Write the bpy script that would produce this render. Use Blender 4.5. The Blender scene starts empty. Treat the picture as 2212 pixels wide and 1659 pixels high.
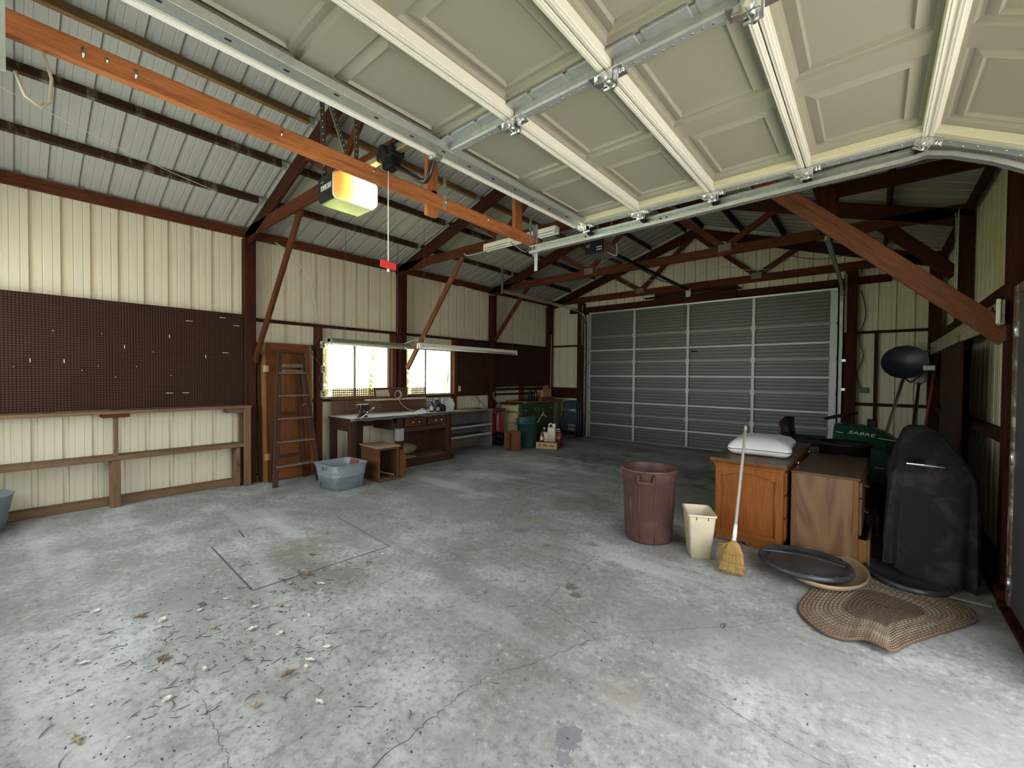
import bpy, bmesh, math, random
from mathutils import Vector, Matrix
random.seed(11)
S = bpy.context.scene
COL = S.collection
PI = math.pi

# ---------------------------------------------------------------- camera
cam_d = bpy.data.cameras.new('camera'); cam = bpy.data.objects.new('camera', cam_d); COL.objects.link(cam)
cam_d.sensor_fit = 'HORIZONTAL'; cam_d.sensor_width = 36.0; cam_d.lens = 36.0 * 919.56 / 2212.0
cam_d.clip_start = 0.03; cam_d.clip_end = 200
_yaw, _pit, _rol = -0.703914, -0.0180105, 0.0084808
_f = Vector((math.sin(_yaw) * math.cos(_pit), math.cos(_yaw) * math.cos(_pit), math.sin(_pit)))
_r = Vector((math.cos(_yaw), -math.sin(_yaw), 0)); _u = _r.cross(_f)
_r2 = math.cos(_rol) * _r + math.sin(_rol) * _u; _u2 = -math.sin(_rol) * _r + math.cos(_rol) * _u
_m = Matrix((_r2, _u2, -_f)).transposed().to_4x4(); _m.translation = Vector((0, 0, 1.5))
cam.matrix_world = _m
S.camera = cam

# ---------------------------------------------------------------- sky, daylight portals, exposure
SKY = 5.0
W = bpy.data.worlds.new('overcast_sky'); S.world = W; W.use_nodes = True
bg = W.node_tree.nodes['Background']; bg.inputs['Color'].default_value = (0.93, 0.97, 1.0, 1); bg.inputs['Strength'].default_value = SKY
def portal(name, loc, direction, sx, sy):
    l = bpy.data.lights.new(name, 'AREA'); l.shape = 'RECTANGLE'; l.size = sx; l.size_y = sy; l.cycles.is_portal = True
    o = bpy.data.objects.new(name, l); COL.objects.link(o); o.location = loc
    o.rotation_euler = Vector(direction).to_track_quat('-Z', 'Y').to_euler()
portal('daylight_portal_door', (0.93, 1.57, 1.24), (-1, 0, 0), 3.2, 2.6)
portal('daylight_portal_added_window', (-4.1, -0.85, 1.85), (0, 1, 0), 4.5, 2.2)  # guides sky light through the added front window
portal('daylight_portal_window', (-6.9, 3.81, 1.57), (1, 0, 0), 1.3, 1.0)
portal('daylight_portal_window', (-6.9, 5.32, 1.57), (1, 0, 0), 1.3, 1.0)
sun_d = bpy.data.lights.new('sun', 'SUN'); sun_d.energy = 36.0; sun_d.angle = 0.009; sun_d.color = (1.0, 0.95, 0.86)
sun = bpy.data.objects.new('sun', sun_d); COL.objects.link(sun); sun.location = (0, 12, 14); sun.rotation_euler = Vector((0.02, -0.62, -0.78)).to_track_quat('-Z', 'Y').to_euler()
S.view_settings.view_transform = 'Standard'; S.view_settings.look = 'None'
S.view_settings.exposure = 0.45; S.view_settings.gamma = 1.0; S.view_settings.use_curve_mapping = False
cy = S.cycles
cy.max_bounces = 10; cy.diffuse_bounces = 7; cy.glossy_bounces = 4; cy.transmission_bounces = 4; cy.transparent_max_bounces = 12
cy.caustics_reflective = False; cy.caustics_refractive = False; cy.sample_clamp_indirect = 12
cy.use_denoising = True

# ---------------------------------------------------------------- mesh builder
_AX = [Vector((1, 0, 0)), Vector((0, 1, 0)), Vector((0, 0, 1))]
class MB:
    def __init__(s): s.v = []; s.f = []; s.uv = []; s.sm = []; s.mi = []; s.m = 0
    def face(s, idx, uv=None, smooth=False):
        s.f.append(tuple(idx)); s.uv.append(uv); s.sm.append(smooth); s.mi.append(s.m)
    def poly(s, pts, smooth=False):
        b = len(s.v); s.v += [Vector(p) for p in pts]; s.face(range(b, b + len(pts)), None, smooth); return s
    def obox(s, c, ax, ay, az, ch=0.004):
        """chamfered box from a centre and three half-axis vectors; uv u runs along the longest"""
        c = Vector(c); A = [Vector(ax), Vector(ay), Vector(az)]; L = [a.length for a in A]; N = [a.normalized() for a in A]
        ch = min(ch, 0.3 * min(L)); lo = max(range(3), key=lambda i: L[i]); off = random.random() * 7
        vid = {}; loc = []
        b = len(s.v)
        for sx in (-1, 1):
            for sy in (-1, 1):
                for sz in (-1, 1):
                    sg = (sx, sy, sz)
                    for a in range(3):
                        q = [sg[i] * (L[i] if i == a else L[i] - ch) for i in range(3)]
                        vid[sg + (a,)] = len(s.v); s.v.append(c + N[0] * q[0] + N[1] * q[1] + N[2] * q[2]); loc.append(q)
        def add(ids):
            uv = []
            for i in ids:
                q = loc[i - b]; o = [q[k] for k in range(3) if k != lo]
                uv.append((q[lo] + off, o[0] + o[1] * 1.0 + off * 3))
            s.face(ids, uv)
        for a in range(3):
            i, j = [k for k in range(3) if k != a]
            for sa in (-1, 1):
                ids = []
                for si, sj in ((-1, -1), (1, -1), (1, 1), (-1, 1)):
                    g = [0, 0, 0]; g[a] = sa; g[i] = si; g[j] = sj; ids.append(vid[tuple(g) + (a,)])
                add(ids)
        for a, e in ((0, 1), (0, 2), (1, 2)):
            k = 3 - a - e
            for sa in (-1, 1):
                for se in (-1, 1):
                    g = [0, 0, 0]; g[a] = sa; g[e] = se; h = list(g); g[k] = -1; h[k] = 1; g = tuple(g); h = tuple(h)
                    add([vid[g + (a,)], vid[h + (a,)], vid[h + (e,)], vid[g + (e,)]])
        for sx in (-1, 1):
            for sy in (-1, 1):
                for sz in (-1, 1): add([vid[(sx, sy, sz, a)] for a in range(3)])
        return s
    def box(s, x0, x1, y0, y1, z0, z1, ch=0.004):
        return s.obox(((x0 + x1) / 2, (y0 + y1) / 2, (z0 + z1) / 2), (abs(x1 - x0) / 2, 0, 0), (0, abs(y1 - y0) / 2, 0), (0, 0, abs(z1 - z0) / 2), ch)
    def beam(s, p0, p1, w, h, up=(0, 0, 1), ch=0.004):
        p0 = Vector(p0); p1 = Vector(p1); d = p1 - p0; t = d.normalized(); up = Vector(up)
        sd = t.cross(up).normalized(); u2 = sd.cross(t).normalized()
        return s.obox((p0 + p1) / 2, d / 2, sd * w / 2, u2 * h / 2, ch)
    def tube(s, pts, r, n=8, cap=True, closed=False):
        pts = [Vector(p) for p in pts]; k = len(pts); rr = r if isinstance(r, (list, tuple)) else [r] * k
        rings = []; nor = None; acc = 0
        for i, p in enumerate(pts):
            if closed: t = (pts[(i + 1) % k] - pts[i - 1]).normalized()
            else: t = (pts[min(i + 1, k - 1)] - pts[max(i - 1, 0)]).normalized()
            if nor is None:
                nor = t.orthogonal().normalized()
            else:
                nor = (nor - t * nor.dot(t)); nor = nor.normalized() if nor.length > 1e-6 else t.orthogonal().normalized()
            bi = t.cross(nor); b = len(s.v)
            for j in range(n):
                a = 2 * PI * j / n; s.v.append(p + (nor * math.cos(a) + bi * math.sin(a)) * rr[i])
            rings.append(b)
        seg = k if closed else k - 1
        for i in range(seg):
            a, b = rings[i], rings[(i + 1) % k]; l0 = (pts[i] - pts[0]).length
            l1 = l0 + (pts[(i + 1) % k] - pts[i]).length
            for j in range(n):
                j2 = (j + 1) % n
                s.face([a + j, a + j2, b + j2, b + j], [(l0, j * .01), (l0, (j + 1) * .01), (l1, (j + 1) * .01), (l1, j * .01)], True)
        if cap and not closed:
            s.face([rings[0] + j for j in range(n)][::-1]); s.face([rings[-1] + j for j in range(n)])
        return s
    def cyl(s, p0, p1, r, n=16, r1=None):
        return s.tube([p0, p1], [r, r if r1 is None else r1], n)
    def lathe(s, prof, c=(0, 0, 0), n=32, sx=1, sy=1, cap0=True, cap1=False, M=None):
        """profile of (radius, z) spun about z"""
        c = Vector(c); rings = []
        for r, z in prof:
            b = len(s.v)
            for j in range(n):
                a = 2 * PI * j / n; p = Vector((r * math.cos(a) * sx, r * math.sin(a) * sy, z))
                s.v.append(c + (M @ p if M else p))
            rings.append(b)
        for i in range(len(rings) - 1):
            for j in range(n):
                j2 = (j + 1) % n; s.face([rings[i] + j, rings[i] + j2, rings[i + 1] + j2, rings[i + 1] + j], None, True)
        if cap0: s.face([rings[0] + j for j in range(n)][::-1])
        if cap1: s.face([rings[-1] + j for j in range(n)])
        return s
    def loft(s, rings, cap0=True, cap1=True, smooth=True, closed=True):
        ids = []
        for r in rings:
            b = len(s.v); s.v += [Vector(p) for p in r]; ids.append(list(range(b, b + len(r))))
        n = len(ids[0])
        for a, b in zip(ids, ids[1:]):
            for j in range(n if closed else n - 1):
                j2 = (j + 1) % n; s.face([a[j], a[j2], b[j2], b[j]], None, smooth)
        if cap0: s.face(ids[0][::-1])
        if cap1: s.face(ids[-1])
        return s
    def prism(s, pts, d):
        """polygon pts extruded by vector d"""
        d = Vector(d); return s.loft([pts, [Vector(p) + d for p in pts]], smooth=False)
    def sphere(s, c, rx, ry, rz, n=14, k=8):
        prof = [(math.sin(PI * i / k), -math.cos(PI * i / k)) for i in range(k + 1)]
        prof[0] = (0.02, -1); prof[-1] = (0.02, 1); c = Vector(c); rings = []
        return s.loft([[c + Vector((r * math.cos(2 * PI * j / n) * rx, r * math.sin(2 * PI * j / n) * ry, z * rz)) for j in range(n)] for r, z in prof])
    def build(s, name, mat, parent=None, world=True, **props):
        off = Vector((0, 0, 0)); p = parent
        if world:
            while p is not None: off = off + p.location; p = p.parent
        me = bpy.data.meshes.new(name); me.from_pydata([tuple(v - off) for v in s.v], [], s.f)
        mats = mat if isinstance(mat, (list, tuple)) else [mat]
        for m in mats: me.materials.append(m)
        uvl = me.uv_layers.new(name='UVMap').data; li = 0
        for fi, f in enumerate(s.f):
            uv = s.uv[fi]
            for k, vi in enumerate(f):
                if uv: uvl[li].uv = uv[k]
                else: v = s.v[vi]; uvl[li].uv = (v.z, v.x + v.y)
                li += 1
        me.polygons.foreach_set('use_smooth', s.sm); me.polygons.foreach_set('material_index', s.mi)
        bm = bmesh.new(); bm.from_mesh(me); bmesh.ops.recalc_face_normals(bm, faces=bm.faces); bm.to_mesh(me); bm.free()
        o = bpy.data.objects.new(name, me); COL.objects.link(o)
        if parent is not None: o.parent = parent
        for k, v in props.items(): o[k] = v
        return o
def box(*a, **k): return MB().box(*a, **k)
def tag(o, label, cat, group=None, kind=None):
    o['label'] = label; o['category'] = cat
    if group: o['group'] = group
    if kind: o['kind'] = kind
    return o
def thing(name, label, cat, loc=(0, 0, 0), rz=0, group=None, kind=None):
    o = bpy.data.objects.new(name, None); COL.objects.link(o); o.location = loc; o.rotation_euler = (0, 0, rz); o.empty_display_size = 0.1
    return tag(o, label, cat, group, kind)
def structure(o): o['kind'] = 'structure'; return o
def copy_tree(o, parent=None):
    c = o.copy(); COL.objects.link(c)
    if parent is not None: c.parent = parent
    for ch in list(o.children): copy_tree(ch, c)
    return c
def text_mesh(name, body, size, mat, parent, M, sx=1.0, extr=0.0006, shear=0, spacing=1.0):
    """lettering as a thin mesh; M places the text plane (x right, y up) in the parent's space"""
    cu = bpy.data.curves.new(name, 'FONT'); cu.body = body; cu.size = size; cu.extrude = extr; cu.align_x = 'CENTER'; cu.align_y = 'CENTER'; cu.shear = shear; cu.space_character = spacing
    t = bpy.data.objects.new(name, cu); COL.objects.link(t)
    dg = bpy.context.evaluated_depsgraph_get(); me = bpy.data.meshes.new_from_object(t.evaluated_get(dg))
    bpy.data.objects.remove(t); bpy.data.curves.remove(cu)
    me.transform(Matrix.Diagonal((sx, 1, 1, 1))); me.transform(M); me.materials.clear(); me.materials.append(mat)
    o = bpy.data.objects.new(name, me); COL.objects.link(o); o.parent = parent
    return o
def frame_m(o, x, y):
    x = Vector(x).normalized(); y = Vector(y); z = x.cross(y).normalized(); y = z.cross(x)
    m = Matrix((x, y, z)).transposed().to_4x4(); m.translation = Vector(o); return m

# ---------------------------------------------------------------- materials
def _nt(name):
    m = bpy.data.materials.new(name); m.use_nodes = True; nt = m.node_tree; return m, nt, nt.nodes['Principled BSDF']
def N(nt, t, **k):
    n = nt.nodes.new(t)
    for a, b in k.items():
        if a in ('operation', 'blend_type', 'data_type', 'noise_dimensions', 'feature', 'distance', 'wave_type', 'bands_direction', 'rings_direction'): setattr(n, a, b)
        else: n.inputs[a].default_value = b
    return n
def ramp(nt, src, stops):
    r = nt.nodes.new('ShaderNodeValToRGB'); e = r.color_ramp.elements
    while len(e) < len(stops): e.new(0.5)
    for el, (p, c) in zip(e, stops): el.position = p; el.color = tuple(c) + (1,) if len(c) == 3 else c
    nt.links.new(src, r.inputs[0]); return r.outputs[0]
def mix(nt, fac, a, b, mode='MIX'):
    n = nt.nodes.new('ShaderNodeMix'); n.data_type = 'RGBA'; n.blend_type = mode
    for s, v in ((0, fac), (6, a), (7, b)):
        if hasattr(v, 'links'): nt.links.new(v, n.inputs[s])
        else: n.inputs[s].default_value = v if s == 0 else tuple(v) + (1,) if len(v) == 3 else v
    return n.outputs[2]
def bump(nt, b, h, st, d=0.01):
    n = N(nt, 'ShaderNodeBump', Strength=st, Distance=d); nt.links.new(h, n.inputs['Height']); nt.links.new(n.outputs[0], b.inputs['Normal'])
def noise(nt, vec, scale, detail=4, rough=0.55, dist=0):
    n = N(nt, 'ShaderNodeTexNoise', Scale=scale, Detail=detail, Roughness=rough, Distortion=dist)
    if vec: nt.links.new(vec, n.inputs['Vector'])
    return n.outputs['Fac']
def coord(nt, kind='Object', scale=None):
    t = nt.nodes.new('ShaderNodeTexCoord').outputs[kind]
    if scale is None: return t
    mp = nt.nodes.new('ShaderNodeMapping'); mp.inputs['Scale'].default_value = scale; nt.links.new(t, mp.inputs[0]); return mp.outputs[0]
def dim(c, k): return tuple(x * k for x in c)
def wood(name, a, b, c=None, rough=0.65, scale=1.0, spec=0.15, knots=True, band=None):
    """grain runs along uv.x (metres)"""
    m, nt, p = _nt(name); c = c or dim(b, 0.55)
    v = coord(nt, 'UV', (1.6 * scale, 26 * scale, 1)); g = noise(nt, v, 1.0, 5, 0.6, 0.6)
    col = ramp(nt, g, [(0.28, b), (0.5, a), (0.72, dim(a, 1.12))])
    v2 = coord(nt, 'UV', (7 * scale, 150 * scale, 1)); g2 = noise(nt, v2, 1.0, 3, 0.7)
    col = mix(nt, ramp(nt, g2, [(0.35, (0.45,) * 3), (0.6, (0,) * 3)]), col, c)
    if knots:
        v3 = coord(nt, 'UV', (3.2, 9, 1)); k = noise(nt, v3, 1.0, 2, 0.4)
        col = mix(nt, ramp(nt, k, [(0.66, (0,) * 3), (0.74, (0.85,) * 3)]), col, dim(c, 0.7))
    if band: col = mix(nt, ramp(nt, noise(nt, coord(nt, 'UV', (9, 1.2, 1)), 1.0, 4, 0.7), [(0.54, (0,) * 3), (0.66, (0.75,) * 3)]), col, band)
    d = noise(nt, coord(nt, 'Object'), 1.7, 4); col = mix(nt, ramp(nt, d, [(0.3, (0.35,) * 3), (0.65, (0,) * 3)]), col, dim(b, 0.6))
    nt.links.new(col, p.inputs['Base Color']); p.inputs['Roughness'].default_value = rough; p.inputs['Specular IOR Level'].default_value = spec
    bump(nt, p, g2, 0.15, 0.003); return m
def paint(name, c, rough=0.5, metal=0, var=0.12, scale=6, dirt=None, dirt_amt=0.5, spec=0.5, bmp=0.0, ds=3.0):
    m, nt, p = _nt(name); o = coord(nt, 'Object'); g = noise(nt, o, scale, 5)
    col = mix(nt, g, dim(c, 1 - var), dim(c, 1 + var))
    if dirt:
        k = noise(nt, o, ds, 7, 0.65, 0.4); col = mix(nt, ramp(nt, k, [(0.5, (0,) * 3), (0.72, (dirt_amt,) * 3)]), col, dirt)
    nt.links.new(col, p.inputs['Base Color']); p.inputs['Roughness'].default_value = rough; p.inputs['Metallic'].default_value = metal; p.inputs['Specular IOR Level'].default_value = spec
    if bmp: bump(nt, p, noise(nt, o, scale * 12, 4), bmp, 0.004)
    return m
def emit(name, c, s):
    m, nt, p = _nt(name); p.inputs['Base Color'].default_value = tuple(c) + (1,); p.inputs['Emission Color'].default_value = tuple(c) + (1,); p.inputs['Emission Strength'].default_value = s; return m

M = {}
M['frame'] = wood('stained_framing_wood', (0.060, 0.020, 0.010), (0.028, 0.009, 0.005), spec=0.08)
M['chord'] = wood('reddish_truss_wood', (0.115, 0.036, 0.015), (0.055, 0.018, 0.008), spec=0.1)
M['orange'] = wood('orange_stained_beam_wood', (0.50, 0.185, 0.062), (0.27, 0.085, 0.032), (0.13, 0.04, 0.018))
M['brace_o'] = wood('orange_brown_brace_wood', (0.21, 0.080, 0.040), (0.12, 0.043, 0.022))
M['purlin'] = wood('purlin_wood', (0.060, 0.030, 0.017), (0.030, 0.014, 0.009), band=(0.26, 0.20, 0.14))
M['purlin_y'] = wood('golden_purlin_wood', (0.26, 0.155, 0.07), (0.14, 0.08, 0.035))
M['oldwood'] = wood('weathered_shelf_wood', (0.21, 0.125, 0.07), (0.11, 0.065, 0.038))
M['pale'] = wood('pale_board_wood', (0.50, 0.43, 0.31), (0.36, 0.30, 0.21))
M['galv'] = paint('galvanised_steel', (0.60, 0.62, 0.60), 0.38, 0.85, 0.18, 40)
M['galv_d'] = paint('dull_galvanised_steel', (0.42, 0.44, 0.43), 0.5, 0.6, 0.2, 30)
M['steel'] = paint('bright_steel', (0.72, 0.73, 0.72), 0.25, 0.95, 0.1, 20)
M['rust'] = paint('dark_perforated_steel', (0.17, 0.15, 0.12), 0.55, 0.5, 0.3, 20)
M['black'] = paint('black_plastic', (0.009, 0.009, 0.010), 0.5, 0, 0.2, 8, spec=0.2)
M['blackm'] = paint('black_painted_metal', (0.015, 0.015, 0.017), 0.35, 0.1, 0.2, 8)
M['hole'] = paint('dark_hole', (0.012, 0.011, 0.01), 0.9)
M['white'] = paint('white_paint', (0.78, 0.77, 0.72), 0.45, 0, 0.06, 6)
M['wire_w'] = paint('pale_cable_sheath', (0.62, 0.58, 0.50), 0.5)
M['wire_d'] = paint('dark_cable_sheath', (0.05, 0.045, 0.04), 0.5)
M['outlet'] = paint('yellowed_outlet_plastic', (0.72, 0.62, 0.38), 0.45)

# corrugated steel: cream walls, paler roof
def panel(name, c, dirt, streak):
    m, nt, p = _nt(name); o = coord(nt, 'Object'); g = noise(nt, o, 2.5, 5)
    col = mix(nt, g, dim(c, 0.92), dim(c, 1.06))
    sv = coord(nt, 'Object', streak); k = noise(nt, sv, 1.0, 5, 0.6); col = mix(nt, ramp(nt, k, [(0.55, (0,) * 3), (0.80, (0.14,) * 3)]), col, dirt)
    s2 = noise(nt, o, 28, 6, 0.7); col = mix(nt, ramp(nt, s2, [(0.66, (0,) * 3), (0.78, (0.4,) * 3)]), col, dim(dirt, 0.6))
    nt.links.new(col, p.inputs['Base Color']); p.inputs['Roughness'].default_value = 0.42; p.inputs['Specular IOR Level'].default_value = 0.4
    return m
M['wall'] = panel('cream_wall_steel', (0.66, 0.60, 0.44), (0.30, 0.25, 0.16), (22, 22, 0.7))
M['roof'] = panel('grey_roof_steel', (0.37, 0.36, 0.315), (0.25, 0.23, 0.19), (3, 3, 3))

def concrete():
    m, nt, p = _nt('stained_shaded_concrete'); o = coord(nt, 'Object')
    big = noise(nt, o, 0.8, 6, 0.6, 0.5); mid = noise(nt, o, 2.6, 7, 0.62, 0.3); fine = noise(nt, o, 26, 6, 0.7); grit = noise(nt, o, 140, 3, 0.7)
    col = ramp(nt, big, [(0.33, (0.19, 0.185, 0.172)), (0.5, (0.335, 0.335, 0.327)), (0.64, (0.48, 0.485, 0.48))])
    col = mix(nt, ramp(nt, mid, [(0.36, (0.55,) * 3), (0.56, (0,) * 3)]), col, (0.22, 0.21, 0.19))
    col = mix(nt, ramp(nt, mid, [(0.60, (0,) * 3), (0.75, (0.5,) * 3)]), col, (0.56, 0.56, 0.55))
    mot = noise(nt, o, 8.5, 8, 0.72, 0.6)
    col = mix(nt, ramp(nt, mot, [(0.34, (0.5,) * 3), (0.50, (0,) * 3)]), col, (0.20, 0.198, 0.19))
    col = mix(nt, ramp(nt, mot, [(0.56, (0,) * 3), (0.72, (0.5,) * 3)]), col, (0.58, 0.58, 0.575))
    col = mix(nt, ramp(nt, fine, [(0.34, (0.75,) * 3), (0.50, (0,) * 3)]), col, (0.15, 0.145, 0.135))
    col = mix(nt, ramp(nt, fine, [(0.58, (0,) * 3), (0.70, (0.6,) * 3)]), col, (0.62, 0.62, 0.61))
    col = mix(nt, ramp(nt, grit, [(0.62, (0,) * 3), (0.72, (0.45,) * 3)]), col, (0.66, 0.66, 0.64))
    col = mix(nt, ramp(nt, grit, [(0.28, (0.6,) * 3), (0.36, (0,) * 3)]), col, (0.13, 0.125, 0.12))
    # old tyre tracks and a pale worn lane running in from the open door, brown oil patch further in
    mp = nt.nodes.new('ShaderNodeMapping'); mp.inputs['Scale'].default_value = (0.35, 2.1, 1); nt.links.new(o, mp.inputs[0])
    lane = noise(nt, mp.outputs[0], 1.0, 4, 0.5, 0.3)
    col = mix(nt, ramp(nt, lane, [(0.36, (0.55,) * 3), (0.48, (0,) * 3)]), col, (0.24, 0.24, 0.24))
    col = mix(nt, ramp(nt, lane, [(0.55, (0,) * 3), (0.70, (0.5,) * 3)]), col, (0.60, 0.61, 0.62))
    def spot(x, y, r, c, amt, sx=1, sy=1):
        nonlocal col
        q = nt.nodes.new('ShaderNodeMapping'); q.inputs['Location'].default_value = (-x * sx / r, -y * sy / r, 0); q.inputs['Scale'].default_value = (sx / r, sy / r, 0); nt.links.new(o, q.inputs[0])
        ln = nt.nodes.new('ShaderNodeVectorMath'); ln.operation = 'LENGTH'; nt.links.new(q.outputs[0], ln.inputs[0])
        ad = nt.nodes.new('ShaderNodeMath'); ad.operation = 'MULTIPLY_ADD'; nt.links.new(noise(nt, o, max(4.0, min(22.0, 2.4 / r)), 6, 0.7, 0.5), ad.inputs[0]); ad.inputs[1].default_value = 1.3; nt.links.new(ln.outputs['Value'], ad.inputs[2])
        col = mix(nt, ramp(nt, ad.outputs[0], [(0.98, (amt,) * 3), (1.10, (0,) * 3)]) if r < 0.2 else ramp(nt, ad.outputs[0], [(0.6, (amt,) * 3), (1.0, (0,) * 3)]), col, c)
    for a in ((-2.5, 4.4, 1.5, (0.19, 0.155, 0.11), 0.6), (-3.8, 4.8, 1.7, (0.135, 0.115, 0.09), 0.6), (-3.8, 6.9, 2.9, (0.075, 0.063, 0.048), 0.85), (-1.6, 6.8, 2.6, (0.07, 0.058, 0.044), 0.85), (-4.9, 4.6, 1.2, (0.13, 0.12, 0.10), 0.5), (-2.7, 3.5, 0.5, (0.28, 0.19, 0.11), 0.5),
              (-2.59, 3.22, 0.26, (0.15, 0.145, 0.13), 0.85), (-1.62, 2.58, 0.13, (0.14, 0.13, 0.11), 0.95), (-1.53, 2.5, 0.11, (0.15, 0.135, 0.1), 0.95), (-2.19, 3.07, 0.09, (0.18, 0.175, 0.16), 0.8), (-1.9, 3.36, 0.2, (0.20, 0.195, 0.18), 0.8),
              (-1.56, 2.97, 0.11, (0.2, 0.195, 0.18), 0.8), (-0.94, 1.5, 0.17, (0.17, 0.175, 0.19), 0.85), (-0.9, 1.4, 0.10, (0.18, 0.185, 0.2), 0.8), (-0.9, 1.85, 0.4, (0.33, 0.28, 0.21), 0.5), (-3.89, 3.96, 0.3, (0.17, 0.165, 0.15), 0.6),
              (-5.2, 0.35, 0.45, (0.17, 0.17, 0.17), 0.7), (-3.7, 1.65, 0.95, (0.21, 0.18, 0.135), 0.7), (-5.1, 2.3, 0.7, (0.2, 0.19, 0.17), 0.5)): spot(*a)  # spot near the round tub paints a shadow streak into the floor colour
    nt.links.new(col, p.inputs['Base Color']); p.inputs['Roughness'].default_value = 0.72; p.inputs['Specular IOR Level'].default_value = 0.3
    bump(nt, p, fine, 0.25, 0.006); return m
M['concrete'] = concrete()
M['crack'] = paint('crack_shadow_dirt', (0.095, 0.09, 0.08), 0.9)
M['gravel'] = paint('driveway_gravel', (0.26, 0.25, 0.23), 0.9, 0, 0.3, 30, bmp=0.4)
M['grass'] = paint('lawn_grass', (0.30, 0.33, 0.15), 0.9, 0, 0.3, 9)
m, nt, p = _nt('sunlit_foliage'); tr = N(nt, 'ShaderNodeBsdfTranslucent', Color=(0.62, 0.66, 0.18, 1)); p.inputs['Base Color'].default_value = (0.42, 0.47, 0.12, 1); p.inputs['Roughness'].default_value = 0.6
ad = nt.nodes.new('ShaderNodeAddShader'); nt.links.new(p.outputs[0], ad.inputs[0]); nt.links.new(tr.outputs[0], ad.inputs[1]); nt.links.new(ad.outputs[0], nt.nodes['Material Output'].inputs[0]); M['leafg'] = m
M['bark'] = paint('tree_bark', (0.12, 0.09, 0.06), 0.9, 0, 0.3, 12)
M['alu'] = paint('window_aluminium', (0.62, 0.60, 0.54), 0.4, 0.5, 0.1, 20)
def glass():
    m, nt, p = _nt('window_glass'); nt.nodes.remove(p); out = nt.nodes['Material Output']
    t = N(nt, 'ShaderNodeBsdfTransparent', Color=(0.93, 0.95, 0.93, 1)); g = N(nt, 'ShaderNodeBsdfGlossy', Roughness=0.03); lw = nt.nodes.new('ShaderNodeLayerWeight'); lw.inputs[0].default_value = 0.5; pw = N(nt, 'ShaderNodeMath', operation='POWER'); nt.links.new(lw.outputs['Facing'], pw.inputs[0]); pw.inputs[1].default_value = 4.0; f = N(nt, 'ShaderNodeMath', operation='MULTIPLY_ADD'); nt.links.new(pw.outputs[0], f.inputs[0]); f.inputs[1].default_value = 0.4; f.inputs[2].default_value = 0.03
    x = nt.nodes.new('ShaderNodeMixShader'); nt.links.new(f.outputs[0], x.inputs[0]); nt.links.new(t.outputs[0], x.inputs[1]); nt.links.new(g.outputs[0], x.inputs[2]); nt.links.new(x.outputs[0], out.inputs['Surface']); return m
M['glass'] = glass()

# ---------------------------------------------------------------- shell
XL, XR, YF, YB = -6.70, 0.85, -0.75, 9.44          # inner faces of the steel cladding
RX = (XL + XR) / 2
def deck(x): return 3.51 + 0.325 * ((x - XL) if x < RX else (XR - x))
_P = 0.2286
def rib(t):
    t = t % _P
    for c, w, w2, d in ((0.03, 0.022, 0.0265, 0.036), (0.105, 0.004, 0.007, 0.005), (0.180, 0.004, 0.007, 0.005)):
        e = abs(t - c)
        if e < w2: return d if e < w else d * (w2 - e) / (w2 - w)
    return 0.0
def rib_breaks(a0, a1, ph):
    out = {a0, a1}; k0 = int((a0 - ph) // _P) - 1; k1 = int((a1 - ph) // _P) + 1
    for k in range(k0, k1 + 1):
        for c, w, w2 in ((0.03, 0.022, 0.0265), (0.105, 0.004, 0.007), (0.180, 0.004, 0.007)):
            for e in (-w2, -w, w, w2):
                a = ph + k * _P + c + e
                if a0 < a < a1: out.add(a)
    return out
def clad(name, axis, a0, a1, base, outdir, top, holes, ph):
    """ribbed steel cladding along x or y, ribs pressed outwards, with openings cut out"""
    br = rib_breaks(a0, a1, ph)
    for h in holes: br |= {h[0], h[1]}
    br = sorted(b for b in br if a0 <= b <= a1); b = MB()
    P = (lambda a, z: (base + outdir * rib(a - ph), a, z)) if axis == 'y' else (lambda a, z: (a, base + outdir * rib(a - ph), z))
    for p, q in zip(br, br[1:]):
        if q - p < 1e-6: continue
        mid = (p + q) / 2; spans = [(0.0, None)]
        for h in holes:
            if h[0] < mid < h[1]:
                new = []
                for lo, hi in spans:
                    if h[2] > lo: new.append((lo, h[2]))
                    new.append((h[3], hi))
                spans = new
        for lo, hi in spans:
            b.poly([P(p, lo), P(q, lo), P(q, top(q) if hi is None else hi), P(p, top(p) if hi is None else hi)])
    return structure(b.build(name, M['wall']))
WIN = [(3.20, 4.42, 1.12, 2.03), (4.76, 5.92, 1.12, 2.03)]
ADDED_WIN = (-6.3, -1.9, 0.8, 2.9)  # opening for the added, unseen window in the front wall
DO = (0.0, 3.14, -1, 2.52); WD = (3.40, 4.27, -1, 2.06)
wall_left = clad('wall_left', 'y', YF, YB, XL, -1, lambda a: 3.52, WIN, 0.125)
wall_right = clad('wall_right', 'y', YF, YB, XR, 1, lambda a: 3.52, [DO, WD], 0.125)
wall_back = clad('wall_back', 'x', XL, XR, YB, 1, deck, [(-5.50, -0.48, -1, 3.10)], 0.03)
wall_front = clad('wall_front', 'x', XL, XR, YF, -1, deck, [ADDED_WIN], 0.03)
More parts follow.
